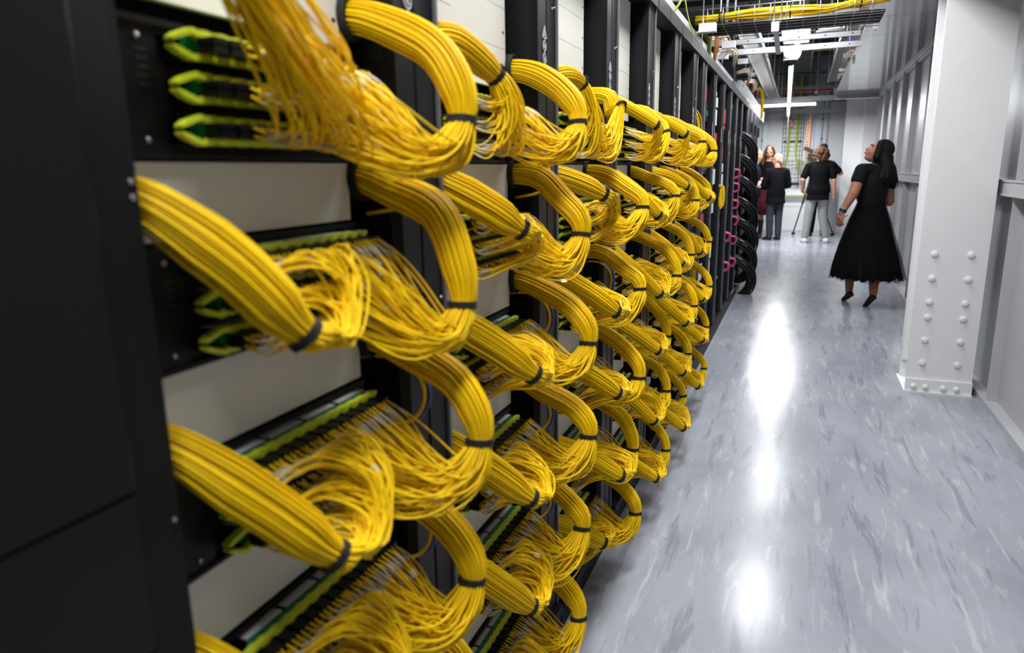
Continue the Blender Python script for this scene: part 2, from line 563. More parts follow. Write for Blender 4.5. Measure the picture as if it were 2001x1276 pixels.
def make_rack(k, label):
    o, e = edge(k-1), edge(k)
    t = thing('equipment_rack', label, 'rack', (-.8, (o+e)/2, 0), 'open black racks full of yellow cables')
    MB().prism(post_profile(e), .1, 2.075).build('post', M['rackpost'], t)
    mb = MB(); mb.box((XF+.0005, e-.009, .1), (XF+.006, e-.001, 2.07)); mb.build('edge_strip', M['edge'], t)
    mb = MB()
    mb.box((-1.2, o+.001, .1), (-.76, o+.02, 2.0)); mb.box((-1.2, o+.001, .1), (-.755, e-.001, .115))
    mb.box((-.775, o+.02, .1), (-.76, e-.02, 2.0))
    mb.build('back_frame', M['pitblack'], t)
    mb = MB()
    mb.box((-1.2, o+.001, 2.02), (XF-.003, e-.001, 2.08)); mb.box((XF-.0031, o+.001, 2.022), (XF+.012, e-.003, 2.08))
    mb.box((XF+.0119, o+.28, 2.022), (XF+.013, o+.283, 2.07))
    mb.build('top_fascia', M['fascia'], t)
    mb = MB()
    mb.box((-1.2, o+.001, 0), (XF+.0, e-.001, .1)); mb.box((XF, o+.001, 0), (XF+.012, e-.001, .06)); mb.box((XF, o+.001, .072), (XF+.02, e-.001, .1))
    mb.build('plinth', M['rackblack'], t)
    # beige blanking plates: a stack above the first panel, one in each gap
    y0, y1 = o+.02, e-.197
    z = 1.567
    hs = [.089, .089, .089, .089, .09]
    for h in hs:
        mb = MB(); mb.box((XP-.012, y0, z), (XP, y1, z+h-.0012))
        mb.box((XP, y0+.02, z+h*.5-.0008), (XP+.0006, y1-.28, z+h*.5+.0008), 0)
        for yy in (y1-.012,):
            mb.box((XP-.0001, yy-.004, z+h*.5-.012), (XP+.0003, yy+.004, z+h*.5-.006), 1)
        mb.build('blanking_plate', [M['beige'], M['fascia']], t); z += h
    for r in range(6):
        zt = ZR[r]-.217
        zb = ZR[r+1]-.065 if r < 5 else .105
        if zt-zb > .015:
            mb = MB(); mb.box((XP-.012, y0, zb+.001), (XP, y1, zt-.001)); mb.build('blanking_plate', M['beige'], t)
    # rings the right-hand bundles leave by, and small screws
    for r in range(6):
        mb = MB(); c = (-.655, e-.172, ZR[r])
        th = np.linspace(0, 2*PI, 25)[:-1]
        rings = []
        for a in th:
            dy, dz = math.cos(a), math.sin(a)
            rings.append([(c[0]+sx*.008, c[1]+dy*(.024+rr), c[2]+dz*(.03+rr)) for sx, rr in ((-1, 0), (1, 0), (1, .006), (-1, .006))])
        rings.append(rings[0]); mb.loft(rings, cap=False)
        mb.box((-.76, c[1]-.004, c[2]+.028), (c[0]+.008, c[1]+.004, c[2]+.036))
        mb.build('cable_ring', M['velcro'], t, True)
    for z in (.55, 1.16, 1.78):
        mb = MB()
        for yy in (-.016, -.034): mb.ball((XF+.001, e+yy, z+yy*.3), (.002, .0032, .0032), 8, 6)
        mb.build('screw', M['screw'], t)
    if k >= 1: symbols(e, 1.694, t)
    return t

racks = []
rk = make_rack(1, 'black equipment rack nearest the camera, full of yellow cable bundles')
racks.append(rk)
for k in range(2, NR+1):
    lab = 'black equipment rack full of yellow cable bundles, %s from the camera' % ORD[k-1]
    c = copy_tree(rk, None, (0, edge(k)-edge(1), 0))
    c['label'] = lab
    racks.append(c)

# closed cabinet at the extreme left, whose front cover and corner post the photograph cuts off
t = thing('cover_cabinet', 'dark closed cabinet front at the left edge, beside the nearest rack', 'cabinet', (-.8, .1, 0))
MB().prism([(XF, E0), (XF, E0-.012), (XF+.004, E0-.016), (XF+.004, E0-.05), (-.9, E0-.05), (-.9, E0)], 0, 2.075).build('corner_post', M['rackblack'], t)
for a, b in ((0, .9), (.904, 1.075), (1.079, 2.075)):
    mb = MB(); mb.prism([(XF+.012, E0-.056), (XF+.016, E0-.062), (XF+.016, -.4), (-.9, -.4), (-.9, E0-.0505), (XF, E0-.0505)], a, b)
    mb.build('front_cover', M['rackpost'], t)
for z in (1.02, 1.36, 1.375):
    mb = MB(); mb.ball((XF+.0015, E0-.008, z), (.002, .003, .003), 8, 6); mb.build('screw', M['screw'], t)

# patch panels: black housing with three trays of adapters, green shutters and lime latches
def make_panel(k, r, label):
    o, e = edge(k-1), edge(k)
    zt = ZR[r]-.068; zb = ZR[r]-.215
    t = thing('patch_panel', label, 'patch panel', (XP, o, zt), 'patch panels in the black racks')
    y0, y1 = o+.018, e-.195
    mb = MB()
    mb.box((-.755, y0, zb), (XP-.004, y1, zt))
    mb.box((XP-.004, y0, zb), (XP+.004, y0+.075, zt)); mb.box((XP-.004, y1-.03, zb), (XP+.004, y1, zt))
    mb.box((XP-.004, y0, zt-.007), (XP+.008, y1, zt)); mb.box((XP-.004, y0, zb), (XP+.008, y1, zb+.006))
    mb.box((XP+.004, y1-.012, zt-.02), (XP+.012, y1-.004, zb+.03))
    mb.build('housing', M['panelblk'], t)
    mb = MB()
    for zz in (zt-.02, zb+.02):
        for yy in (y0+.05, y1-.014): mb.ball((XP+.005, yy, zz), (.003, .0035, .0035), 8, 6)
    mb.build('screw', M['screw'], t)
    mb = MB()
    for i in range(5): mb.box((XP+.0041, y0+.046+.001*(i % 3), zt-.035-i*.009), (XP+.0045, y0+.062, zt-.031-i*.009))
    mb.build('printed_marking', M['fascia'], t)
    ta, tb = y0+.095, y1-.018
    n = 12; st = (tb-ta)/n
    for j in range(3):
        z = ZR[r]-.094-j*.045
        mb = MB(); mb.box((XP-.004, ta-.006, z-.0145), (XP+.040, tb+.006, z-.0115)); mb.box((XP-.004, ta-.006, z+.0085), (XP+.003, tb+.006, z+.0125))
        for i in range(n):
            for zz in (-.0055, .004):
                mb.box((XP+.0401, ta+i*st+.003, z+zz-.0035), (XP+.064, ta+(i+1)*st-.003, z+zz+.0035))
        tr = mb.build('adapter_tray', M['panelblk'], t)
        mb = MB()
        for i in range(4):
            mb.box((XP-.003, ta+i*(tb-ta)/4+.004, z+.0126), (XP+.017, ta+(i+1)*(tb-ta)/4-.004, z+.0142))
        mb.build('label_strip', M['label'], tr)
        mb = MB()
        for i in range(n):
            mb.box((XP+.0175, ta+i*st+.001, z-.011), (XP+.0315, ta+(i+1)*st-.002, z+.0118))
        mb.build('adapter_row', M['green'], tr)
        for sg in (1, -1):
            rings = []
            ys = np.concatenate([[ta-.026, ta-.02, ta-.012, ta-.003], np.linspace(ta+.004, tb, n*4+1)])
            for q, y in enumerate(ys):
                if q < 4:
                    zc = z+sg*(.0035+.0105*(q/3)); wx = .006; xc = XP+.030+.006*(q/3)
                    wz = .003 if q else .0016
                else:
                    wz = .0016+.0034*abs(math.sin(PI*(y-ta)/st)); zc = z+sg*(.0138-wz*.5); wx = .004+.002*abs(math.sin(PI*(y-ta)/st)); xc = XP+.0362
                rings.append([(xc-wx, y, zc-wz), (xc+wx, y, zc-wz), (xc+wx, y, zc+wz), (xc-wx, y, zc+wz)])
            mb = MB(); mb.loft(rings); mb.build('lime_latch', M['lime'], tr)
    return t
pp = {}
base = {}
for k in range(1, NR+1):
    for r in range(6):
        lab = 'black fibre patch panel with lime latches, %s row of the %s rack' % (ROW[r], ORD[k-1])
        if k == 1 and r == 0:
            src = make_panel(1, 0, lab); pp[k, r] = src
        else:
            c = copy_tree(src, None, (0, edge(k-1)-edge(0), ZR[r]-ZR[0])); c['label'] = lab; pp[k, r] = c

# ------------------------------------------------------------------ yellow cable bundles
def disc_pack(n, g):
    """n offsets in the unit disc, sunflower order, slightly shuffled"""
    i = np.arange(n)+.5
    r = np.sqrt(i/n); a = i*2.399963
    return np.stack([r*np.cos(a), r*np.sin(a)], 1) + g.normal(0, .012, (n, 2))

def hermite(p0, t0, p1, t1, n):
    s = np.linspace(0, 1, n)[None, :, None]
    h00 = 2*s**3-3*s**2+1; h10 = s**3-2*s**2+s; h01 = -2*s**3+3*s**2; h11 = s**3-s**2
    return h00*p0[:, None]+h10*t0[:, None]+h01*p1[:, None]+h11*t1[:, None]

TIE_L = {(1,1):(-.515,.64,1.20), (1,2):(-.50,.645,.92), (1,3):(-.49,.63,.62), (2,0):(-.56,1.315,1.56), (2,1):(-.51,1.31,1.265), (2,2):(-.48,1.30,.972), (2,4):(-.495,1.305,.43),
         (3,0):(-.575,1.95,1.61), (3,1):(-.51,1.95,1.312), (3,2):(-.468,1.95,.98), (3,3):(-.46,1.95,.735), (3,4):(-.445,1.95,.475), (3,5):(-.5,1.95,.24), (4,0):(-.486,2.591,1.53), (5,0):(-.479,3.239,1.525), (6,0):(-.481,3.887,1.495), (4,1):(-.47,2.591,1.215), (5,1):(-.466,3.239,1.30)}
TIE_R = {(3,0):(-.535,2.25,1.568), (4,0):(-.505,2.904,1.52), (5,0):(-.445,3.552,1.50), (4,1):(-.459,2.904,1.27), (1,0):(-.46,.955,1.452), (1,1):(-.468,.955,1.18), (1,2):(-.445,.955,.96), (1,3):(-.465,.955,.71),
         (2,0):(-.48,1.605,1.485), (2,1):(-.47,1.605,1.23), (2,2):(-.45,1.605,.968), (2,3):(-.448,1.605,.728), (2,4):(-.463,1.605,.475), (2,5):(-.47,1.605,.212),
         (3,1):(-.458,2.25,1.26), (3,2):(-.46,2.25,.997)}
def bundle(k, r, side):
    g = np.random.default_rng(1000+k*37+r*5+(side == 'R'))
    o, e = edge(k-1), edge(k)
    zr = ZR[r]
    near = k <= 3
    n = 99 if k <= 3 else 66
    rad = .0017 if near else .0016
    n1, n2 = (19, 24) if k <= 2 else ((16, 20) if k == 3 else (10, 14))
    sides = 7 if k <= 2 else 5
    jit = lambda s: g.normal(0, s)
    ta, tb = o+.113, e-.213
    mid = (ta+tb)/2
    if side == 'L':
        S = np.array([-.70, o+.012, zr+.005])
        S2 = np.array([-.645, o+.035, zr-((0, .016, .032, .042, .04, 0)[r] if k == 1 else 0)])
        S[2] = S2[2]+.004
        T = np.array(TIE_L.get((k, r), ((-.49 if r == 0 else -.455)+jit(.012), o+.135+jit(.012), zr-(.06 if r == 0 else .16)+jit(.015))))
        if (k, r) == (1, 0):
            S = np.array([-.71, o+.012, 1.585]); S2 = np.array([-.645, o+.02, 1.62]); T = np.array([-.535, .545, 1.655])
        if (k, r) == (1, 0): A = np.array([-.585, .53, 1.668])
        elif r == 0: A = np.array([-.60, o+.075, zr-.004+.3*(T[2]-zr+.06)])
        else: A = (S2+T)/2 + np.array([.014, -.004, .004+jit(.004)])
        dT = np.array([-.02, .62, -.60]) if (k, r) == (1, 0) else np.array([.30, .50, -.62]) if r == 0 else np.array([.36, .72, -.22])
        ln = (.30 if k == 1 else .17) if r == 0 else .40
        ea, eb = (ta+.05, mid+.05) if (k, r) == (1, 0) else (ta, mid+.01)
    else:
        S = np.array([-.72, e-.172, zr-.004])
        S2 = np.array([-.65, e-.172, zr])
        T = np.array(TIE_R.get((k, r), (-.465+jit(.012), e-.2+jit(.008), zr-.15+jit(.012))))
        A = np.array([-.585+jit(.004), S2[1]*.75+T[1]*.25, zr-.018+jit(.004)])
        A1_ = np.array([-.512+(T[0]+.462)*.7+jit(.004), (S2[1]+T[1])/2, zr-.056+jit(.004)])
        A2 = np.array([T[0]-.008, T[1]+.004, T[2]+.35*(zr-.046-T[2])+.006])
        dT = np.array([-.20, -.40, -.72])
        ln = .29
        ea, eb = mid-.01, tb
    pts = [S, S2, A, T] if side == 'L' else [S, S2, A, A1_, A2, T]
    pts.append(T+dT*.05)
    C = catmull(pts, n1+3)
    # index nearest the tie
    it = int(np.argmin(np.linalg.norm(C-T, axis=1)))
    C = C[:it+1]; C[-1] = T
    Tn, U, W = frames(C[None]); Tn, U, W = Tn[0], U[0], W[0]
    s = np.linspace(0, 1, len(C))
    rb = .029 if k <= 2 else (.0255 if k == 3 else .0205)
    rt = .0178; q_ = 1.18 if side == 'L' and r else 1.0
    if k >= 4: rt = .015
    Rp = np.interp(s, [0, .12, .5, .85, 1], [.021, .023, rb*q_, rb*.94*q_, rt])
    D = disc_pack(n, g)
    tw = np.linspace(0, g.uniform(-.2, .2), len(C))
    c_, s_ = np.cos(tw), np.sin(tw)
    dx = D[:, None, 0]*c_ - D[:, None, 1]*s_; dy = D[:, None, 0]*s_ + D[:, None, 1]*c_
    wob = 1+g.normal(0, .05, (n, 1))*np.sin(PI*s)[None]
    A1 = C[None] + Rp[None, :, None]*wob[:, :, None]*(dx[:, :, None]*U[None] + dy[:, :, None]*W[None]*.86)
    # connectors on the trays
    per = n//3
    E = np.zeros((n, 3)); sl = np.zeros(n)
    order = np.argsort(D[:, 1]*.4 - D[:, 0]*.2 + g.normal(0, .35, n)) if side == 'L' else np.argsort(D[:, 0]*.4 + g.normal(0, .35, n))
    idx = 0
    for j in range(3):
        for q in range(per):
            i = order[idx]; idx += 1
            col = q//2
            y = ea+(eb-ea)*(col+.5)/(per/2)
            E[i] = (XP+.063, y+g.normal(0, .0008), zr-.094-j*.045+(.004 if q % 2 else -.0055))
    dE = np.stack([g.uniform(.75, 1, n), g.normal(.25 if side == 'L' else .12, .12, n), g.normal(-.25, .14, n)], 1)
    dE /= np.linalg.norm(dE, axis=1, keepdims=True)
    p0 = A1[:, -1]; nd = dT/np.linalg.norm(dT)
    sp = (D[:, :1]*U[-1][None]+D[:, 1:]*W[-1][None])
    t0 = (nd[None] + sp*.5)*ln*(1+g.normal(0, .12, (n, 1)))
    dist = np.linalg.norm(E-p0, axis=1, keepdims=True)
    t1 = -dE*((.16 if side == 'L' and r else .11)+.8*dist)*(1+g.normal(0, .18, (n, 1)))
    B = hermite(p0, t0, E, t1, n2+1)
    if side == 'L' and r:
        dz = E[:, 2]-T[2]
        Bq = (.058 if k <= 2 else .085)+.45*np.abs(dz)+g.normal(0, .010 if k <= 3 else .016, n)+.25*np.clip(E[:, 1]-T[1], -.04, .1)
        nz = lambda q: g.normal(0, q, n)
        Wp = np.stack([T[0]+.010+nz(.004)+D[:, 0]*.012, T[1]+.62*Bq, T[2]+.06*dz-.012+D[:, 1]*.014], 1)
        W2 = np.stack([T[0]-.010+nz(.006)+D[:, 0]*.012, T[1]+Bq, T[2]+.60*dz+nz(.004)], 1)
        W3 = np.stack([E[:, 0]+.052+nz(.004), E[:, 1]+.45*(T[1]+Bq-E[:, 1])+.006, E[:, 2]+.010+nz(.004)], 1)
        W4 = E+dE*.022
        K = np.stack([p0, p0+nd[None]*.022+sp*.004, Wp, W2, W3, W4, E], 1)
        K = np.concatenate([2*K[:, :1]-K[:, 1:2], K, 2*K[:, -1:]-K[:, -2:-1]], 1)
        u_ = np.linspace(0, 5.9999, n2+1); ii = u_.astype(int); tt = (u_-ii)[None, :, None]
        a_, b_, c2, d2 = K[:, ii], K[:, ii+1], K[:, ii+2], K[:, ii+3]
        B = .5*(2*b_+(-a_+c2)*tt+(2*a_-5*b_+4*c2-d2)*tt**2+(-a_+3*b_-3*c2+d2)*tt**3)
    B[:, :, 2] -= (.010+g.uniform(0, .012, (n, 1)))*np.sin(PI*np.linspace(0, 1, n2+1))[None]*(1 if side == 'R' or not r else .4)
    P = np.concatenate([A1, B[:, 1:]], 1)
    # keep the loops in front of the trays
    P[:, len(C):, 0] = np.maximum(P[:, len(C):, 0], XP+.063)
    where = 'left' if side == 'L' else 'right'
    lab = 'yellow cable bundle tied with black strap, %s side, %s row, %s rack' % (where, ROW[r], ORD[k-1])
    t = thing('cable_bundle', lab, 'cable bundle', tuple(T), 'yellow fibre bundles along the racks')
    P = P - T[None, None]
    # straps
    def strap(c, d, R, wd=.011):
        d = Vector(d).normalized(); u = d.orthogonal().normalized(); v = d.cross(u)
        mb = MB(); rings = []
        for a in np.linspace(0, 2*PI, 25):
            dr = u*math.cos(a)+v*math.sin(a)*.92
            rings.append([tuple(Vector(c)+dr*(R+h)+d*q*wd/2) for q, h in ((-1, 0), (1, 0), (1, .0022), (-1, .0022))])
        mb.loft(rings, cap=False)
        mb.obox(Vector(c)+u*(R+.003), (.003, wd, .012), u, d, v)
        mb.build('velcro_strap', M['velcro'], t)
    d_ = C[-1]-C[-2]
    strap(T, d_, rt+.0017)
    if side == 'R' and g.random() < .35: strap(C[2], C[3]-C[1], .0235)
    S_ = P.shape[1]
    V, F = tubes(P, rad, sides)
    # clear sleeves just outside each connector
    m_ = 5
    a0 = S_-1-(4 if k <= 2 else 3)
    Q = P[:, a0:S_-1]
    # resample so that the sleeve is about 30 mm long and starts 14 mm from the plug
    seg = np.linalg.norm(np.diff(P[:, ::-1], axis=1), axis=2); cl = np.concatenate([np.zeros((n, 1)), np.cumsum(seg, 1)], 1)
    ss = np.linspace(.014, .036, m_)
    Q = np.stack([np.stack([np.interp(ss, cl[i], P[i, ::-1, c]) for c in range(3)], 1) for i in range(n)])
    VS, FS = tubes(Q, rad*1.22, 6)
    if near:
        for i in range(n):
            c = put('cable', mesh_from('cable', V[i], F, M['yellow']), t)
            put('clear_sleeve', mesh_from('clear_sleeve', VS[i], FS, M['sleeve']), c)
    else:
        for nm, VV, FF, mm in (('cable_strands', V, F, M['yellow']), ('clear_sleeves', VS, FS, M['sleeve'])):
            nv = VV.shape[1]; FA = np.array([f for f in FF if len(f) == 4])
            allF = (FA[None]+np.arange(n)[:, None, None]*nv).reshape(-1, 4)
            oo = put(nm, mesh_from(nm, VV.reshape(-1, 3), allF.tolist(), mm), t); oo['kind'] = 'stuff'
    # a few paper tags
    if near and r:
        for q in range(2):
            i = int(g.integers(0, n)); sidx = len(C)+int(g.integers(n2//3, n2-3))
            p = P[i, sidx]+T; d = P[i, sidx+1]-P[i, sidx-1]
            d = Vector(d).normalized(); u = d.orthogonal().normalized()
            mb = MB(); mb.obox(p, (.013, .009, .0006), d, u, d.cross(u)); mb.build('paper_tag', M['label'], t)
    return t
for k in range(1, NR+1):
    for r in range(6):
        for side in 'LR':
            if k == 1 and r >= 5: continue
            bundle(k, r, side)

# loops of one blue and one yellow lead hanging between the rows at the posts
for k, r, lab in ((1,0,'blue and yellow lead loop under the top bundle of the nearest rack'),
                  (1,2,'blue and yellow lead loop on the nearest rack post, above the third row'),
                  (1,3,'blue and yellow lead loop on the nearest rack post, above the fourth row'),
                  (1,4,'blue and yellow lead loop on the nearest rack post, above the fifth row'),
                  (2,0,'blue and yellow lead loop under the top bundle of the second rack'),
                  (2,2,'blue and yellow lead loop on the second rack post, above the third row'),
                  (2,3,'blue and yellow lead loop on the second rack post, above the fourth row'),
                  (2,4,'blue and yellow lead loop on the second rack post, above the fifth row'),
                  (3,1,'blue and yellow lead loop on the third rack post, by the second row'),
                  (3,2,'blue and yellow lead loop on the third rack post, by the third row')):
    e = edge(k); z = ZR[r]
    t = thing('lead_loop', lab, 'cable', (-.62, e-.16, z), 'blue and yellow lead loops at the posts')
    for nm, m_, off in (('yellow_lead', M['yellow'], 0), ('blue_lead', M['blue'], .006)):
        zt = z-.035 if r else z-.17
        p = catmull([(-.70, e-.168, zt-.005), (-.625, e-.166, zt), (-.585+off, e-.15, zt-.03), (-.578+off*1.5, e-.142, zt-.075), (-.60+off, e-.148, zt-.115), (-.66, e-.16, zt-.128)], 26)
        mb = MB(); mb.tube(p+np.array([.006, off*.7, 0]), .003, 7); mb.build(nm, m_, t, True)
# ------------------------------------------------------------------ luminaires
def tube_light(loc, length, along, label, watts, hang=0.0, yaw=0.0, m='tube'):
    t = thing('tube_light', label, 'ceiling light', loc, 'tube lights above the aisle')
    x, y, z = loc
    ax = Vector((0, 1, 0)) if along == 'y' else Vector((1, 0, 0))
    if yaw: ax = Matrix.Rotation(yaw, 3, 'Z') @ ax
    c = Vector(loc); sd = Vector((0, 0, 1)).cross(ax)
    mb = MB(); mb.tube([c-ax*length/2, c-ax*length*.2, c+ax*length*.2, c+ax*length/2], .02, 12); mb.build('tube', M[m], t, True)
    mb = MB(); mb.obox(c+Vector((0, 0, .03)), (length, .05, .02), ax, sd, (0, 0, 1)); mb.build('batten', M['whitebox'], t)
    for s in (-1, 1):
        mb = MB(); mb.obox(c+ax*s*(length/2+.012), (.022, .045, .05), ax, sd, (0, 0, 1)); mb.build('end_cap', M['whitebox'], t)
        if hang:
            mb = MB(); p = c+ax*s*length*.4+Vector((0, 0, .04)); mb.tube([p, p+Vector((0, 0, hang*.5)), p+Vector((0, 0, hang))], .0025, 6); mb.build('hanger', M['wire'], t)
    l = lamp('lamp_light', (0, 0, -.024), length if along == 'x' else .06, .06 if along == 'x' else length, watts, rz=yaw)
    l.parent = t
    return t
tube_light((-.15, 6.0, 2.42), .9, 'y', 'short bright tube light over the aisle, nearer of the two', W_TUBE*1.6, .9)
tube_light((-.21, 10.35, 2.40), 4.7, 'y', 'long bright tube light running down the aisle', W_TUBE*.9, 1.1, .0194)
tube_light((-.29, 14.4, 2.40), 2.9, 'y', 'bright tube light at the far end of the aisle', W_FAR*.5, 1.1, .0194)
tube_light((-.36, 13.15, 2.385), 1.02, 'x', 'bright tube light hanging crosswise near the far wall', W_FAR*.25, 1.15)
for i, (y, lab) in enumerate(((0.2, 'high ceiling luminaire over the camera end of the aisle'), (2.2, 'high ceiling luminaire over the second rack'),
                              (4.2, 'high ceiling luminaire over the sixth rack'), (6.6, 'high ceiling luminaire above the cable tray'),
                              (9.8, 'bright ceiling luminaire above the dome camera'))):
    t = thing('ceiling_luminaire', lab, 'ceiling light', (-.17, y, 2.97), 'high luminaires in the aisle')
    mb = MB(); mb.box((-.32, y-.6, 2.945), (-.02, y+.6, 2.985)); mb.build('diffuser', M['tubehigh'], t)
    mb = MB(); mb.box((-.335, y-.62, 2.9851), (-.005, y+.62, 3.03)); mb.build('housing', M['whitebox'], t)
    mb = MB(); mb.tube([(-.17, y-.4, 3.03), (-.17, y-.4, 3.5), (-.17, y-.4, 3.9)], .004, 6); mb.build('hanger', M['wire'], t)
    l = lamp('luminaire_light', (0, 0, -.03), .3, 1.2, W_HIGH*(.55 if y > 9 else 1)); l.parent = t
# ------------------------------------------------------------------ further racks along the row
YB = [4.40, 4.80, 5.38, 5.99, 6.60, 7.21, 7.84, 8.60]
for m in range(7):
    o, e = YB[m], YB[m+1]
    lab = ['narrow black rack just past the yellow bundles, with loose yellow fibre inside', 'black rack with red and white labelled units, first past the narrow rack',
           'black rack with red and white labelled units, second past the narrow rack', 'black rack with small yellow coil, third past the narrow rack',
           'black rack with pink cables low down, fourth past the narrow rack', 'black rack with pink cables along its edge, just before the black cables',
           'black rack bulging with thick black cable bundles'][m]
    t = thing('server_rack', lab, 'rack', (-.8, (o+e)/2, 0), 'black racks beyond the yellow cables')
    mb = MB(); wd = .12 if m else .16
    mb.prism([(XF, e), (XF, e-wd+.02), (XF-.02, e-wd), (-1.2, e-wd+.04), (-1.2, e)], .1, 2.075); mb.build('post', M['rackpost'], t)
    MB().box((XF+.0005, e-.01, .1), (XF+.008, e-.001, 2.07)).build('edge_strip', M['edge'], t)
    MB().box((-1.2, o+.001, .1), (-.95, e-.1, 2.0)).build('back_frame', M['pitblack'], t)
    mb = MB(); mb.box((-1.2, o+.001, 2.02), (XF-.003, e-.001, 2.08)); mb.box((XF-.0031, o+.001, 2.022), (XF+.012, e-.003, 2.08)); mb.build('top_fascia', M['fascia'], t)
    mb = MB(); mb.box((-1.2, o+.001, 0), (XF, e-.001, .1)); mb.box((XF, o+.001, 0), (XF+.012, e-.001, .06)); mb.box((XF, o+.001, .072), (XF+.02, e-.001, .1)); mb.build('plinth', M['rackblack'], t)
    if m: symbols(e, 1.66, t)
    z = .14; g = np.random.default_rng(70+m); i = 0
    while z < 1.95:
        h = float(g.choice([.044, .089, .133])); dpt = float(g.uniform(.0, .03))
        mb = MB(); mb.box((-.94, o+.012, z), (XF-.055+dpt, e-wd-.012, z+h-.004)); 
        c = mb.build('rack_unit', M['panelblk'] if g.random() < .75 else M['fascia'], t)
        if m in (1, 2, 3) and g.random() < .75 and z > .5:
            mb = MB()
            for q in range(3):
                yy = e-wd-.03-q*.06
                mb.box((XF-.055+dpt, yy-.045, z+.006), (XF-.052+dpt, yy, z+h-.012))
            mb.build('unit_label', M['red'] if g.random() < .4 else M['label'], c)
        if g.random() < .4:
            mb = MB(); mb.box((XF-.055+dpt, e-wd-.1, z+h*.3), (XF-.0535+dpt, e-wd-.02, z+h*.55)); mb.build('status_lamp', M['green'] if g.random() < .5 else M['label'], c)
        z += h; i += 1

def loop_bunch(name, label, cat, pts, n, rad, spread, m, group, seed, nm='cable'):
    g = np.random.default_rng(seed)
    p = catmull(pts, 26); t = thing(name, label, cat, tuple(p[0]), group)
    D = disc_pack(n, g)
    T_, U_, W_ = frames(p[None]); s = np.sin(PI*np.linspace(0, 1, 26))
    for i in range(n):
        r = spread*(.5+.5*s)*(1+g.normal(0, .15))
        q = p + r[:, None]*(D[i, 0]*U_[0]+D[i, 1]*W_[0])
        mb = MB(); mb.tube(q, rad, 6); mb.build(nm, m, t, True)
    return t
# thick black bundles at the last open rack
for i, z in enumerate((1.72, 1.5, 1.28, 1.06, .84, .62, .42)):
    y = 8.02
    loop_bunch('black_cable_bundle', 'thick bundle of black cables hanging from the last open rack, %s from the top' % ORD[i].replace('nearest', 'first'), 'cable bundle',
               [(-.72, y-.1, z), (-.58, y-.06, z-.03), (-.49+.012*min(i, 4), y-.02, z-.15), (-.50+.012*min(i, 4), y+.08, z-.34), (-.57, y+.14, z-.46), (-.72, y+.16, z-.45)], 16, .009, .055, M['blackcable'], 'black bundles on the last open rack', 300+i)
    t_ = thing('tag_fan', 'white marker tags fanned on a black cable bundle, %s from the top' % ORD[i].replace('nearest', 'first'), 'tag', (-.52, y-.08, z-.02), 'white cable markers on the black bundles')
    for q in range(3):
        mb = MB(); mb.obox((-.53+.012*q, y-.085+.01*q, z-.015-.02*q), (.06, .008, .006), (.8, .2, -.55), (0, 1, .1), (.5, 0, .8)); mb.build('marker_tag', M['label'], t_)
for i, (y, z) in enumerate(((7.7, 1.36), (7.7, 1.22), (7.7, 1.05), (7.72, .88), (7.7, .68), (7.7, .45), (6.95, .78), (6.95, .5))):
    loop_bunch('pink_cable_loop', 'small loop of pink cables, %s from the top %s' % (ORD[i].replace('nearest', 'first') if i < 6 else ('upper', 'lower')[i-6], 'before the black bundles' if i < 6 else 'in the rack before the others'), 'cable bundle',
               [(-.68, y-.03, z), (-.595, y-.02, z-.005), (-.58, y, z-.045), (-.6, y+.01, z-.08), (-.68, y+.02, z-.09)], 5, .0032, .014, M['pink'], 'pink cable loops', 400+i)
t = loop_bunch('yellow_coil', 'small coil of yellow cable hanging on a black rack far along the row', 'cable bundle',
    [(-.62, 5.9, 1.24)]+[(-.575+.012*math.sin(a), 5.93+.02*math.cos(a), 1.15+.085*math.cos(a)) for a in np.linspace(0, 5.6, 12)], 7, .0025, .012, M['yellow'], None, 420)
for i, z in enumerate((1.62, 1.2, .74)):
    loop_bunch('fibre_jumble', 'loose yellow fibre loop inside the narrow rack, %s' % ('high up', 'at mid height', 'low down')[i], 'cable bundle',
        [(-.70, 4.5, z+.1), (-.62, 4.55, z+.08), (-.605, 4.58, z-.05), (-.62, 4.6, z-.16), (-.7, 4.6, z-.2)], 9, .0022, .03, M['yellow'], 'loose fibre in the narrow rack', 430+i)

# closed grey cabinets at the end of the row
for i, (o, e) in enumerate(((8.60, 9.29), (9.29, 9.98), (9.98, 10.67))):
    t = thing('closed_cabinet', 'grey closed cabinet at the end of the rack row, %s from the black cables' % ('first', 'second', 'third')[i], 'cabinet', (-.8, (o+e)/2, 0), 'grey closed cabinets')
    MB().box((-1.2, o+.002, 0), (XF-.02, e-.002, 2.08)).build('body', M['rackblack'], t)
    for z0, z1 in ((.08, 1.24), (1.26, 2.06)):
        mb = MB(); mb.box((XF-.0199, o+.01, z0), (XF+.008, e-.01, z1))
        for q in range(1, 3): mb.box((XF+.008, o+q*.23-.006, z0+.02), (XF+.014, o+q*.23+.006, z1-.02))
        d = mb.build('door', M['door'], t)
        mb = MB(); zz = 1.84 if z0 > 1 else 1.16
        mb.box((XF+.0081, e-.16, zz-.06), (XF+.034, e-.10, zz+.06)); mb.build('handle', M['rubber'], d)

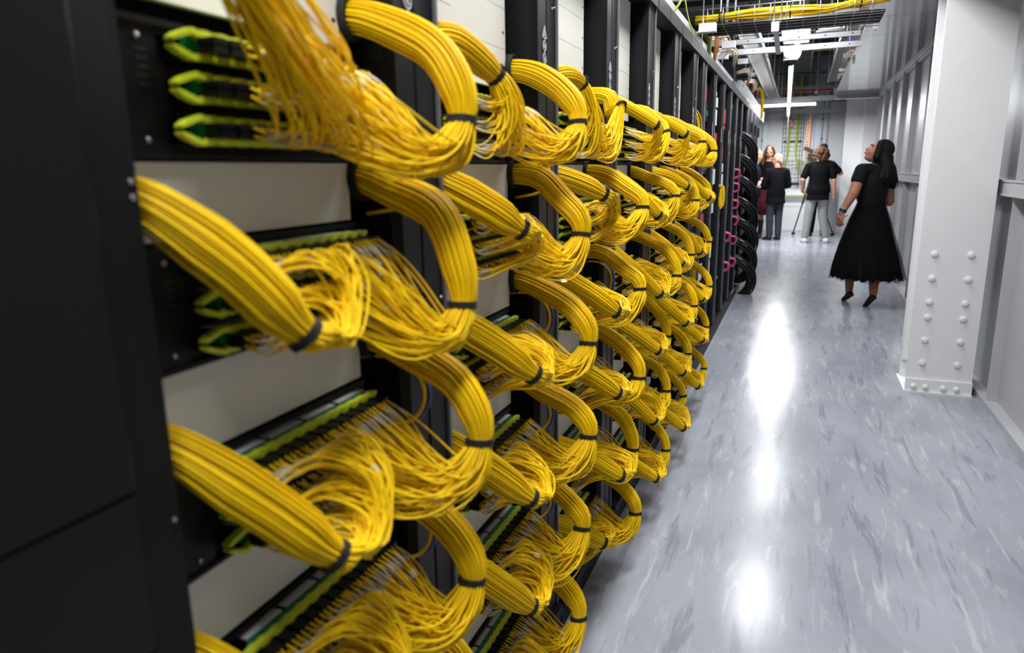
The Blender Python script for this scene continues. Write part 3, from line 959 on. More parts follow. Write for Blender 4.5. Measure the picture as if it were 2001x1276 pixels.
# ------------------------------------------------------------------ overhead: wire basket with yellow cables
bx0, bx1, by0, by1, bz = -.68, .41, 5.0, 5.5, 2.28
t = thing('wire_basket_tray', 'wide zinc wire basket tray crossing above the aisle', 'cable tray', (bx0, by0, bz))
mb = MB(); wr = .0026
for y in (by0, by1):
    mb = MB()
    for z in (bz, bz+.05, bz+.10): mb.tube([(bx0, y, z), ((bx0+bx1)/2, y, z), (bx1, y, z)], wr, 6)
    for x in np.arange(bx0+.05, bx1+.001, .096): mb.tube([(x, y, bz), (x, y, bz+.05), (x, y, bz+.10)], wr, 6)
    mb.build('side_mesh', M['wire'], t, True)
mb = MB()
for x in np.arange(bx0+.05, bx1+.001, .096): mb.tube([(x, by0, bz), (x, (by0+by1)/2, bz), (x, by1, bz)], wr*.45, 6)
for y in np.arange(by0+.1, by1-.02, .1): mb.tube([(bx0, y, bz+.004), ((bx0+bx1)/2, y, bz+.004), (bx1, y, bz+.004)], wr*.8, 6)
mb.build('bottom_mesh', M['wire'], t, True)
g = np.random.default_rng(5)
t = thing('yellow_cable_run', 'long yellow cables lying in the wire basket across the aisle', 'cable bundle', (bx0, by0+.05, bz+.02))
for i in range(44):
    xs = np.linspace(bx0-.03, bx1+.02, 14); ph = g.uniform(0, 6.28); a = g.uniform(0, 6.28); rr = .034*math.sqrt(g.random())
    pinch = .55+.45*np.abs(np.sin((xs+.55)*4.4))
    lift = np.interp(xs, [bx0, -.4, .1, bx1], [.0, .012, .0, .045])
    p = np.stack([xs, by0+.05+rr*1.2*np.cos(a+.8*np.sin(3*xs+ph))*pinch, bz+.045+rr*np.sin(a+.8*np.sin(3*xs+ph))*pinch+lift], 1)
    mb = MB(); mb.tube(p, .0036, 6); mb.build('cable', M['yellow'], t, True)
for x in (-.555, -.53, -.13, .27):
    mb = MB(); mb.torus((x, by0+.05, bz+.045+(.03 if x > .2 else .006)), (1, 0, 0), .034, .003, 18, 6, squash=1.6); mb.build('cable_tie', M['velcro'], t, True)
t = thing('black_cable_run', 'dense layer of black cables on the floor of the wire basket', 'cable bundle', (bx0, by0+.1, bz+.01))
for i in range(19):
    y = by0+.105+i*.0205
    p = np.stack([np.linspace(bx0, bx1, 8), np.full(8, y)+g.normal(0, .002, 8), np.full(8, bz+.017)+g.normal(0, .0015, 8)], 1)
    mb = MB(); mb.tube(p, .0088, 6); mb.build('cable', M['blackcable'], t, True)
# struts across the aisle
def strut(y, z, x0, x1, h, label, m='strut'):
    t = thing('strut_rail', label, 'rail', (x0, y, z), 'steel struts across the aisle')
    mb = MB(); mb.box((x0, y, z), (x1, y+.003, z+h)); mb.box((x0, y, z+h-.003), (x1, y+.041, z+h)); mb.box((x0, y+.038, z), (x1, y+.041, z+h))
    mb.build('channel', M[m], t)
    mb = MB()
    for x in np.arange(x0+.1, x1-.03, .2): mb.prism_ax([(x+.008*math.cos(a), z+h/2+.005*math.sin(a)) for a in np.linspace(0, 2*PI, 11)[:-1]], y-.0006, y+.0002, 1)
    mb.build('slot', M['pitblack'], t)
    for x in (x0+.12, x1-.1):
        mb = MB(); mb.tube([(x, y+.02, z+h), (x, y+.02, z+h+.4), (x, y+.02, 3.56 if z+h < 3.5 else 3.9)], .004, 6); mb.build('threaded_rod', M['wire'], t, True)
strut(4.78, 2.40, -1.3, -.29, .05, 'dark grey strut over the racks at the top of the picture')
strut(6.62, 2.40, -.79, .37, .041, 'grey slotted strut across the aisle behind the wire basket')
strut(7.2, 2.40, -.78, .42, .05, 'bright steel strut carrying the dome camera', 'steel')
strut(6.35, 2.52, -.35, .33, .04, 'short grey strut above the dome camera')
# dome camera
c = Vector((-.155, 7.16, 2.36))
t = thing('dome_camera', 'white dome security camera hanging under the bright strut', 'camera', tuple(c))
mb = MB(); mb.tube([c+Vector((0, 0, .04)), c+Vector((0, 0, .0)), c-Vector((0, 0, .045))], .062, 20); mb.build('housing', M['whitebox'], t, True)
mb = MB(); mb.ball(c-Vector((0, 0, .045)), (.05, .05, .05), 18, 12); mb.build('dome', M['rubber'], t, True)
mb = MB(); mb.torus(c-Vector((0, 0, .045)), (0, 0, 1), .058, .006, 24, 6); mb.build('rim', M['whitebox'], t, True)
c = Vector((-.105, 7.05, 2.37))  # added glowing globe, standing in for the bright near end of the tube
t = thing('tube_end_globe', 'glowing white globe added for the bright tube end beside the dome camera', 'ceiling light', tuple(c))
mb = MB(); mb.ball(c, (.036, .036, .062), 16, 12); mb.build('globe', M['tube'], t, True)
mb = MB(); mb.tube([c+Vector((0, 0, .05)), c+Vector((0, 0, .07)), c+Vector((0, 0, .1))], .03, 14); mb.build('base', M['whitebox'], t, True)
mb = MB(); mb.tube([c+Vector((0, 0, .1)), c+Vector((0, 0, .4)), c+Vector((0, 0, 1.19))], .005, 6); mb.build('hanger', M['wire'], t, True)
# hanging bracket under the basket
c = at(1515, 52, 4.95)
t = thing('hanging_bracket', 'white bracket hung on rods below the wire basket', 'bracket', tuple(c))
for dx in (-.012, .03):
    mb = MB(); mb.tube([c+Vector((dx, 0, .02)), c+Vector((dx, 0, .6)), Vector((c.x+dx, c.y, 3.56 if c.y > 4.6 and c.y < 4.9 else 3.9))], .004, 6); mb.build('rod', M['wire'], t, True)
mb = MB(); mb.box(c-Vector((.022, .022, .03)), c+Vector((.022, .022, .026))); mb.build('block', M['whitebox'], t)
mb = MB(); mb.obox(c+Vector((.012, .1, -.075)), (.03, .006, .2), (1, 0, 0), (0, .35, .9), Vector((.08, .75, -.6))); mb.build('slotted_strap', M['steel'], t)
# wireless access point
c = at(1622, 61, 7.6)
t = thing('access_point', 'pale round disc fixed flat below the ceiling services', 'access point', tuple(c))
mb = MB(); mb.tube([c+Vector((0, 0, .02)), c+Vector((0, 0, 0)), c-Vector((0, 0, .012)), c-Vector((0, 0, .018))], [.11, .125, .12, .09], 28); mb.build('disc', M['whitebox'], t, True)
mb = MB(); mb.tube([c+Vector((0, 0, .02)), c+Vector((0, 0, .4)), Vector((c.x, c.y, 3.55))], .01, 8); mb.build('stem', M['strut'], t, True)

# ladder trays over the racks, with brackets
def ladder(x0, x1, y0, y1, z, label, m='strut', rung=.25, h=.05, name='cable_ladder', hang=True):
    t = thing(name, label, 'cable tray', ((x0+x1)/2, y0, z), 'cable ladders under the ceiling')
    for x in (x0, x1-.012):
        mb = MB(); mb.box((x, y0, z), (x+.012, y1, z+h)); mb.build('side_rail', M[m], t)
    mb = MB()
    for y in np.arange(y0+.06, y1-.02, rung): mb.box((x0+.0121, y, z+.004), (x1-.0121, y+.018, z+.018))
    mb.build('rungs', M[m], t)
    if hang:
        for y in np.arange(y0+.2, y1, 2.0):
            for x in (x0-.006, x1+.006):
                mb = MB(); mb.tube([(x, y, z), (x, y, z+.5), (x, y, 3.55 if any(q <= y <= q+.3 for q in (4.6, 7.6, 10.6, 13.8, 16.2)) else 3.9)], .004, 6); mb.build('threaded_rod', M['wire'], t, True)
    return t
ladder(-1.02, -.70, 3.6, 13.0, 2.20, 'long cable ladder just over the tops of the racks')
ladder(-.66, -.46, 7.0, 16.0, 2.62, 'narrow cable ladder higher up beside the rack tops', 'wire', .1)
ladder(-.30, .05, 7.6, 16.3, 3.25, 'cable ladder running along the aisle under the ceiling', 'steel', .22)
ladder(.30, .55, 6.3, 13.2, 2.72, 'cable ladder above the soffit on the right', 'wire', .1)
for i, (u, v, y) in enumerate(((1383, 55, 4.75), (1424, 88, 6.2), (1411, 110, 6.6), (1452, 120, 7.9), (1462, 137, 9.3), (1470, 146, 11))):
    c = at(u, v, y)
    t = thing('white_bracket', 'white bracket block over the rack tops, %s from the camera' % ORD[i], 'bracket', tuple(c), 'white bracket blocks over the racks')
    mb = MB(); mb.box(c-Vector((.05, .03, .025)), c+Vector((.05, .03, .025))); mb.build('block', M['whitebox'], t)
    mb = MB(); mb.tube([c+Vector((-.03, 0, .025)), c+Vector((-.03, 0, .3)), Vector((c.x-.03, c.y, 3.55 if 7.6 <= y <= 7.9 or 10.6 <= y <= 10.9 else 3.9))], .004, 6); mb.build('rod', M['wire'], t, True)
for i, (u, v, y) in enumerate(((1660, 108, 9.0), (1649, 136, 11.0), (1640, 152, 12.6), (1700, 33, 6.2))):
    c = at(u, v, y)
    t = thing('soffit_bracket', 'white bracket above the soffit edge, %s' % ('beside the dome camera', 'right of the teal pipe', 'near the red pipe', 'close to the basket end')[i], 'bracket', tuple(c), 'white brackets above the soffit')
    mb = MB(); mb.box(c-Vector((.06, .025, .02)), c+Vector((.06, .025, .02))); mb.box(c+Vector((.03, -.02, -.09)), c+Vector((.06, .02, -.0201))); mb.build('block', M['whitebox'], t)
    mb = MB(); mb.tube([c+Vector((0, 0, .02)), c+Vector((0, 0, .3)), Vector((c.x, c.y, 3.55 if 10.6 <= y <= 10.9 else 3.9))], .004, 6); mb.build('rod', M['wire'], t, True)
# white duct with yellow label standing on the rack tops
t = thing('cable_duct', 'pale upright duct panel with yellow label on the rack tops', 'duct', (-.6, 7.6, 2.08))
MB().prism_ax([(7.4, 2.081), (12.6, 2.081), (12.6, 2.24), (8.6, 2.26), (7.8, 2.24)], -.66, -.62, 0).build('panel', M['duct'], t)
mb = MB(); mb.box((-.6199, 8.55, 2.11), (-.618, 8.95, 2.14)); mb.build('yellow_label', M['lime'], t)
mb = MB(); mb.box((-.6199, 8.0, 2.2), (-.618, 8.12, 2.225)); mb.build('grey_label', M['fascia'], t)
# leads coming down on the rack tops
def drops(name, label, pts, n, rad, spread, m, seed, group=None): return loop_bunch(name, label, 'cable bundle', pts, n, rad, spread, m, group, seed)
drops('yellow_cable_drop', 'yellow cables pouring down at the far end of the rack ladders', [(-.72, 11.4, 2.5), (-.66, 11.5, 2.52), (-.62, 11.6, 2.45), (-.61, 11.65, 2.3), (-.61, 11.7, 2.1)], 14, .004, .03, M['yellow'], 501)
drops('green_cable_drop', 'green cables dropping to the rack tops behind the wire basket', [(-.78, 5.3, 2.28), (-.70, 5.34, 2.3), (-.66, 5.36, 2.24), (-.66, 5.38, 2.14), (-.67, 5.4, 2.082)], 9, .0045, .018, M['greenyellow'], 502)
drops('orange_cable_drop', 'orange cables hanging onto the rack tops', [(-.72, 5.6, 2.36), (-.66, 5.62, 2.36), (-.64, 5.64, 2.27), (-.65, 5.66, 2.18), (-.66, 5.68, 2.082)], 6, .0035, .014, M['orange'], 503)
drops('rust_cable_sweep', 'brown and orange cables sweeping up above the rack tops', [(-.86, 4.2, 2.1), (-.82, 4.3, 2.2), (-.80, 4.5, 2.36), (-.80, 4.7, 2.5), (-.9, 4.8, 2.6)], 10, .004, .03, M['orange'], 504)
drops('earth_lead', 'bright green-yellow earth lead looping at the top of the picture', [at(1318, -60, 3.75), at(1325, -20, 3.7), at(1330, 0, 3.65), at(1318, 20, 3.62), at(1307, 25, 3.6)], 1, .006, .0, M['greenyellow'], 505)
drops('thin_earth_lead', 'thin olive lead hanging down to the rack tops', [at(1335, -60, 4.2), at(1339, 0, 4.2), at(1346, 40, 4.25), at(1354, 62, 4.3), at(1352, 72, 4.3)], 1, .0035, .0, M['greenyellow'], 506)
for i, (y, x) in enumerate(((6.4, -.63), (7.0, -.62), (8.6, -.6), (9.6, -.6))):
    drops('tan_cable_tuft', 'tuft of tan cables along the rack tops, %s from the camera' % ORD[i], [(x-.1, y-.4, 2.36), (x-.02, y-.2, 2.4), (x, y, 2.37), (x-.02, y+.2, 2.35), (x-.05, y+.4, 2.33)], 8, .004, .03, M['copperpale'], 520+i, 'tan cable tufts over the racks')
for i, (y, x) in enumerate(((6.0, .43), (7.6, .43), (9.4, .42), (11.4, .42))):
    drops('soffit_cable_tuft', 'tuft of tan and white cables along the soffit edge, %s from the camera' % ORD[i], [(x+.06, y-.5, 2.6), (x, y-.2, 2.62), (x-.01, y, 2.60), (x, y+.2, 2.61), (x+.05, y+.5, 2.6)], 7, .006, .026, M['copperpale'] if i % 2 else M['orange'], 530+i, 'cable tufts on the soffit edge')
drops('yellow_cable_spill', 'yellow cables spilling from the basket end over the soffit', [(.41, 5.05, 2.36), (.46, 5.1, 2.40), (.50, 5.3, 2.44), (.50, 5.8, 2.60), (.6, 6.2, 2.6)], 16, .0036, .03, M['yellow'], 540)
drops('purple_cable', 'purple cable arching behind the bright strut', [at(1654, 82, 7.9), at(1660, 74, 7.9), at(1666, 78, 7.9), at(1671, 84, 7.9)], 2, .006, .008, mat('purple_jacket', (118, 84, 190), .5), 541)

# boxes and pipes far overhead
for i, (u, v, y, s, m, lab) in enumerate(((1462, 89, 9.0, (.3, .2, .09), 'rust', 'brown square duct over the struts on the left'),
        (1478, 112, 10.2, (.18, .2, .12), 'rust', 'brown box hanging beyond the struts'),
        (1560, 10, 8.0, (.2, .3, .1), 'greywall', 'grey ceiling box above the wire basket'),
        (1478, 20, 8.2, (.12, .2, .07), 'whitebox', 'small white box high above the basket'))):
    c = at(u, v, y)
    t = thing('ceiling_box', lab, 'box', tuple(c))
    mb = MB(); mb.box(c-Vector(s)/2, c+Vector(s)/2); mb.build('case', M[m], t)
    mb = MB(); mb.tube([(c.x, c.y, c.z+s[2]/2), (c.x, c.y, (c.z+3.9)/2), (c.x, c.y, 3.9 if not 7.6 <= y <= 7.9 else 3.55)], .006, 6); mb.build('hanger', M['wire'], t)
def pipe(name, label, pts, r, m):
    mb = MB(); mb.tube(catmull(pts, 24), r, 10); o = mb.build(name, M[m], None, True); return tag(o, label, 'pipe')
def hung_pipe(name, label, y, z, r, m, x0=-2.6, x1=1.5):
    t = thing(name, label, 'pipe', (x0, y, z))
    mb = MB(); mb.tube([(x0, y, z), (-.6, y, z+.01), (x1, y, z)], r, 10); mb.build('pipe_run', M[m], t, True)
    for x in (-.72, .52):
        mb = MB(); mb.tube([(x, y, z), (x, y, z+.4), (x, y, 3.55 if 16.2 <= y <= 16.5 or 13.8 <= y <= 14.1 else 3.9)], .006, 6); mb.box((x-.04, y-.04, z-.05), (x+.04, y+.04, z+.03)); mb.build('clamp', M['whitebox'], t)
    return t
hung_pipe('teal_pipe', 'teal pipe crossing high in front of the far wall', 16.0, 3.19, .025, 'teal')
hung_pipe('red_pipe', 'red pipe crossing above the far tube light', 15.5, 2.81, .02, 'red')
hung_pipe('yellow_pipe', 'dull yellow pipe crossing under the far ceiling beam', 14.2, 3.38, .025, 'brass')
t = thing('steel_tray', 'grey steel tray crossing just above the red pipe', 'cable tray', (-2.6, 15.7, 2.84))
MB().box((-2.6, 15.7, 2.85), (1.45, 15.72, 2.93)).build('front_lip', M['strut'], t)
MB().box((-2.6, 15.7201, 2.85), (1.45, 16.0, 2.856)).build('tray_floor', M['strut'], t)
mb = MB()
for x in (-1.4, .9): mb.tube([(x, 15.85, 2.856), (x, 15.85, 3.3), (x, 15.85, 3.9)], .006, 6)
mb.build('threaded_rod', M['wire'], t)
pipe('vertical_conduit', 'slim vertical steel conduit hanging right of the long tube light', [Vector((at(1603, 75, 14.6).x, 14.6, 3.9)), at(1600, 110, 14.6), at(1597, 165, 14.6), at(1595, 183, 14.6)], .022, 'steel')
pipe('thin_conduit', 'thin vertical conduit standing on the far wall, left of the corner', [(.47, YF-.05, 1.2), (.47, YF-.05, 2.0), (.47, YF-.05, 3.0), (.47, YF-.05, 3.89)], .012, 'steel')

# ------------------------------------------------------------------ far wall equipment
for i, (x0, x1, lab) in enumerate(((-.965, -.735, 'perforated zinc tray with earth cable on the far wall, left of the ladder'), (.205, .45, 'perforated zinc tray with earth cable on the far wall, right of the copper bar'))):
    t = thing('perforated_tray', lab, 'cable tray', (x0, YF, 1.2), 'perforated trays on the far wall')
    mb = MB(); mb.box((x0, YF-.03, 1.1), (x1, YF-.024, 3.7)); mb.box((x0, YF-.06, 1.1), (x0+.006, YF, 3.7)); mb.box((x1-.006, YF-.06, 1.1), (x1, YF, 3.7)); mb.build('tray_sheet', M['perf'], t)
    mb = MB()
    for a in range(7):
        for z in np.arange(1.15, 3.66, .045): mb.box((x0+.022+a*(x1-x0-.04)/7, YF-.0312, z+.011*(a % 2)), (x0+.037+a*(x1-x0-.04)/7, YF-.0299, z+.009+.011*(a % 2)))
    mb.build('perforations', M['fascia'], t)
    xm = (x0+x1)/2+(.02 if i else -.01)
    tt = thing('earth_cable', 'green-yellow earth cable clipped on the %s perforated tray' % ('right', 'left')[i == 0], 'cable', (xm, YF-.045, 1.2), 'earth cables on the far wall')
    mb = MB(); mb.tube(catmull([(xm, YF-.045, 1.1), (xm+.01, YF-.045, 1.7), (xm+.015, YF-.045, 2.5), (xm+.03, YF-.045, 3.4)], 20), .011, 8); mb.build('conductor', M['greenyellow'], tt, True)
    for z in (1.5, 1.95, 2.35):
        mb = MB(); mb.box((xm-.004, YF-.06, z-.012), (xm+.03, YF-.0325, z+.012)); mb.build('clip', M['rubber'], tt)
t = thing('wall_ladder', 'vertical wire cable ladder up the middle of the far wall', 'cable tray', (-.23, YF, .9))
mb = MB()
for x in (-.42, -.36, -.06, -.01): mb.tube([(x, YF-.05, .92), (x, YF-.05, 2.2), (x, YF-.05, 3.85)], .004, 6)
for z in np.arange(.95, 3.85, .095): mb.tube([(-.42, YF-.052, z), (-.2, YF-.052, z), (-.01, YF-.052, z)], .0032, 6)
for z in (1.0, 1.9, 2.8): mb.box((-.40, YF-.047, z), (-.03, YF, z+.03))
mb.build('wire_grid', M['fascia'], t)
t = thing('wire_mesh_grid', 'wide wire mesh panel low on the far wall behind the copper bars', 'mesh panel', (-.2, YF, .9))
mb = MB()
for x in np.arange(-.62, .12, .072): mb.tube([(x, YF-.035, .9), (x, YF-.035, 1.2), (x, YF-.035, 1.5)], .003, 6)
for z in np.arange(.92, 1.5, .072): mb.tube([(-.62, YF-.036, z), (-.2, YF-.036, z), (.12, YF-.036, z)], .003, 6)
for x in (-.55, .05): mb.box((x-.02, YF-.034, 1.2), (x+.02, YF, 1.23))
mb.build('mesh', M['fascia'], t)
k_ = 0
for sx in (-1, 1):
    for i in range(6):
        xa = -.215+sx*(.075+.010*i)-(.045 if sx < 0 else -.0)
        xa = (-.275-.008*i) if sx < 0 else (-.155+.008*i)
        xe = -.52 if sx < 0 else .16
        zz = 1.50-i*.048
        p = catmull([(xa+.03, YF-.075, 3.3), (xa+.02, YF-.075, 2.6), (xa, YF-.075, 2.0), (xa, YF-.075, zz+.22), (xa+sx*.03, YF-.075, zz+.06), (xa+sx*.12, YF-.075, zz), (xe, YF-.075, zz-.01)], 34)
        t = thing('earth_cable', 'green-yellow earth cable down the wall ladder, curving %s, %s from the top at its end' % ('left' if sx < 0 else 'right', ORD[i].replace('nearest', 'first')), 'cable', tuple(p[-1]), 'earth cables on the far wall')
        mb = MB(); mb.tube(p, .0055, 7); mb.build('conductor', M['greenyellow'], t, True)
        mb = MB(); mb.tube([p[-1]-np.array([sx*.04, 0, 0]), p[-1], p[-1]+np.array([sx*.02, 0, 0])], .011, 8); mb.build('lug', M['brass'], t)
for i, (x0, x1, z0, z1, lab, m) in enumerate(((.055, .135, 1.56, 2.5, 'copper bar with pale front fixed upright on the far wall', 'copper'), (.165, .225, .95, 1.6, 'brass terminal bar beside the wall ladder, right side', 'brass'),
        (-.585, -.515, 1.28, 1.62, 'small copper bar on the far wall left of the ladder', 'copper'))):
    t = thing('busbar', lab, 'busbar', (x0, YF, z0))
    MB().box((x0, YF-.06, z0), (x1, YF-.045, z1)).build('bar', M[m], t)
    mb = MB(); mb.box((x0+.01, YF-.045, z0+.02), (x1-.01, YF, z0+.05)); mb.box((x0+.01, YF-.045, z1-.05), (x1-.01, YF, z1-.02)); mb.build('standoff', M['whitebox'], t)
    mb = MB(); n_ = int((z1-z0)/.06)
    for q in range(n_): mb.ball(((x0+x1)/2-.012, YF-.062, z0+.04+q*(z1-z0-.06)/n_), (.011, .008, .014), 8, 6)
    mb.build('bolts', M['rust'] if i == 0 else M['copper'], t)
    if i == 0: MB().box((x0+.022, YF-.066, 2.32), (x1-.004, YF-.0602, 2.48)).build('pale_cover', M['copperpale'], t)
t = thing('cable_trunking', 'grey trunking with a green line above the low white wall', 'trunking', (-.2, YF-.1, .6))
MB().box((-2.5, YF-.13, .521), (.47, YF-.001, .60)).build('base_ledge', M['white'], t)
MB().box((-2.5, YF-.09, .6001), (.47, YF-.001, .76)).build('channel', M['strut'], t)
MB().box((-2.5, YF-.097, .735), (.47, YF-.0901, .755)).build('green_line', M['lime'], t)
MB().box((-2.5, YF-.10, .7601), (.47, YF-.001, .775)).build('lid', M['whitebox'], t)
# red and white wall sign with a pictogram
c = at(1546, 240, YF-.1)
t = thing('wall_sign', 'small red and white pictogram sign hanging on the wall ladder', 'sign', tuple(c))
MB().box(c-Vector((.048, .003, .085)), c+Vector((.048, .003, .085))).build('plate', M['red'], t)
mb = MB(); q = c-Vector((0, .0042, 0))
for lo, hi in (((-.034, .045), (.034, .06)), ((-.034, .01), (-.02, .045)), ((-.034, .008), (.02, .02)), ((.012, -.03), (.03, .012)), ((-.03, -.045), (.03, -.03)), ((-.034, -.07), (.034, -.058))):
    mb.box((q.x+lo[0], q.y, q.z+lo[1]), (q.x+hi[0], q.y+.0011, q.z+hi[1]))
mb.build('pictogram', M['label'], t)
mb = MB(); mb.box((c.x-.006, c.y+.003, c.z+.05), (c.x+.006, YF-.057, c.z+.06)); mb.build('hook', M['wire'], t)
c = at(1541, 222, 15.9)
t = thing('pull_knob', 'black knob on a thin cord at the far end of the tube light', 'pull cord', tuple(c))
mb = MB(); mb.ball(c, (.022, .022, .045), 12, 8); mb.build('knob', M['rubber'], t, True)
mb = MB(); mb.tube([c-Vector((0, 0, .6)), c, Vector((c.x, c.y, c.z+.5)), Vector((c.x, c.y, 3.9))], .004, 6); mb.build('cord', M['wire'], t)
# ------------------------------------------------------------------ people
M['skin'] = mat('skin_light', (186, 136, 112), .6, spec=.2, var=.05, scale=25, sub=.1)
M['skintan'] = mat('skin_warm', (160, 110, 88), .6, spec=.25, var=.05, scale=25)
M['hairdark'] = mat('hair_dark', (22, 17, 16), .75, var=.4, scale=60, bump=.5, spec=.15)
M['hairbrown'] = mat('hair_brown', (78, 52, 35), .7, spec=.2, var=.35, scale=60, bump=.5)
M['haircurl'] = mat('hair_curly_brown', (74, 52, 35), .75, spec=.15, var=.4, scale=80, bump=.5)
M['hairgrey'] = mat('hair_grey', (128, 112, 100), .6, var=.3, scale=80)
M['blackcloth'] = mat('black_cloth', (13, 13, 14), .85, var=.25, scale=40, bump=.2, spec=.2)
M['blacktee'] = mat('black_tee', (12, 12, 14), .9, var=.2, scale=30, bump=.2, spec=.08)
M['jacket'] = mat('black_jacket', (11, 12, 15), .9, var=.2, scale=30, bump=.2, spec=.08)
M['navy'] = mat('navy_cloth', (15, 17, 30), .9, spec=.1, var=.15, scale=30, bump=.2)
M['jeans'] = mat('dark_blue_jeans', (38, 42, 56), .8, var=.2, scale=60, bump=.2)
M['greyjeans'] = mat('grey_jeans', (142, 142, 142), .8, var=.12, scale=50, bump=.2)
M['redcloth'] = mat('dark_red_skirt', (92, 26, 34), .8, var=.2, scale=40)
M['shoeblack'] = mat('black_shoe', (16, 16, 17), .45)
M['shoewhite'] = mat('white_shoe', (226, 226, 226), .5)
M['eyewhite'] = mat('eye_white', (186, 180, 174), .35)
M['iris'] = mat('eye_iris', (48, 34, 26), .25)
M['lips'] = mat('lips', (150, 88, 78), .45)
M['frame'] = mat('spectacle_frame', (40, 36, 36), .35)
M['glassblack'] = mat('camera_black', (20, 20, 22), .4, var=.1)
def tulle():
    m = mat('black_tulle', (10, 10, 11), .9, alpha=.5, spec=.1)
    return m
M['tulle'] = tulle()

def capsule(mb, p, q, r0, r1, seg=12):
    p = np.array(p, float); q = np.array(q, float); d = q-p; L = np.linalg.norm(d)
    if L < 1e-6: return mb.ball(p, r0)
    d /= L
    P = []; R = []
    for a in np.linspace(-PI/2+.12, 0, 5): P.append(p+d*r0*math.sin(a)); R.append(r0*math.cos(a))
    for a in np.linspace(0, PI/2-.12, 5): P.append(q+d*r1*math.sin(a)); R.append(r1*math.cos(a))
    P = np.array(P); R = np.array(R)
    u = np.cross(d, [.3, .2, .9]); 
    if np.linalg.norm(u) < .1: u = np.cross(d, [1, 0, 0])
    u /= np.linalg.norm(u); w_ = np.cross(d, u)
    rings = [[tuple(P[i]+R[i]*(math.cos(t)*u+math.sin(t)*w_)) for t in np.linspace(0, 2*PI, seg+1)[:-1]] for i in range(len(P))]
    return mb.loft(rings)
def chain(mb, pts, rs, seg=12):
    for i in range(len(pts)-1): capsule(mb, pts[i], pts[i+1], rs[i], rs[i+1], seg)
def ellring(c, rx, ry, ax=(1, 0, 0), ay=(0, 1, 0), n=28):
    c = np.array(c, float); ax = np.array(ax, float); ay = np.array(ay, float)
    return [tuple(c+ax*rx*math.cos(t)+ay*ry*math.sin(t)) for t in np.linspace(0, 2*PI, n+1)[:-1]]
def fuse(mb, name, m, parent, voxel=.007, smooth=3, disp=None):
    """one continuous closed surface out of overlapping volumes"""
    o = mb.build('tmp', m, parent)
    r = o.modifiers.new('r', 'REMESH'); r.mode = 'VOXEL'; r.voxel_size = voxel; r.use_smooth_shade = True
    if smooth:
        s = o.modifiers.new('s', 'SMOOTH'); s.factor = .5; s.iterations = smooth
    dg = bpy.context.evaluated_depsgraph_get()
    me = bpy.data.meshes.new_from_object(o.evaluated_get(dg))
    old = o.data; o.modifiers.clear(); o.data = me; bpy.data.meshes.remove(old); o.name = name; me.name = name
    me.materials.clear(); me.materials.append(m)
    me.polygons.foreach_set('use_smooth', [True]*len(me.polygons))
    return o
def nrm(v):
    v = np.array(v, float); return v/np.linalg.norm(v)
def head(mb, c, f, u, s=1.0, nose=True):
    """c: centre of the skull, f: where the face looks, u: up the head"""
    f = nrm(f); u = nrm(np.array(u)-f*np.dot(f, u)); r = np.cross(f, u)
    R = np.stack([r, f, u], 1)
    P = lambda a, b, c_: np.array(c)+s*(r*a+f*b+u*c_)
    mb.ball(P(0, -.012, .03), (.076*s, .095*s, .088*s), 20, 14, R=R)
    mb.ball(P(0, .028, -.025), (.062*s, .066*s, .092*s), 18, 12, R=R)
    mb.ball(P(0, .052, -.088), (.036*s, .036*s, .026*s), 14, 10, R=R)
    for q in (-1, 1):
        mb.ball(P(q*.038, .052, -.03), (.026*s, .030*s, .028*s), 12, 8, R=R)
        mb.ball(P(q*.077, -.008, -.012), (.010*s, .022*s, .033*s), 10, 8, R=R)
        mb.ball(P(q*.030, .082, .028), (.026*s, .012*s, .010*s), 10, 8, R=R)
    capsule(mb, P(0, .088, .012), P(0, .104, -.024), .009*s, .0125*s, 10)
    mb.ball(P(0, .092, -.055), (.024*s, .011*s, .012*s), 10, 8, R=R)
    return P, R
def face_parts(P, R, parent, s=1.0, brow='hairdark', lips='lips', glasses=False):
    for q in (-1, 1):
        mb = MB(); mb.ball(P(q*.031, .0755, .008), .0115*s, 12, 8); e = mb.build('eye', M['eyewhite'], parent, True)
        mb = MB(); mb.ball(P(q*.031, .0825, .007), .0058*s, 10, 8); mb.build('iris', M['iris'], e, True)
        mb = MB(); chain(mb, [P(q*.014, .094, .031), P(q*.032, .092, .036), P(q*.050, .080, .032)], [.004*s]*3, 8); mb.build('eyebrow', M[brow], parent, True)
    mb = MB(); mb.ball(P(0, .1005, -.052), (.022*s, .006*s, .0055*s), 12, 8, R=R); mb.ball(P(0, .1, -.061), (.019*s, .006*s, .006*s), 12, 8, R=R); mb.build('lips', M[lips], parent, True)
    if glasses:
        mb = MB()
        for q in (-1, 1):
            mb.torus(P(q*.033, .108, .006), R[:, 1], .024*s, .0025*s, 20, 6)
            chain(mb, [P(q*.057, .106, .010), P(q*.079, .06, .012), P(q*.082, -.01, .006)], [.0028*s]*3, 8)
        chain(mb, [P(-.010, .112, .010), P(.010, .112, .010)], [.0025*s]*2, 8)
        mb.build('spectacles', M['frame'], parent, True)
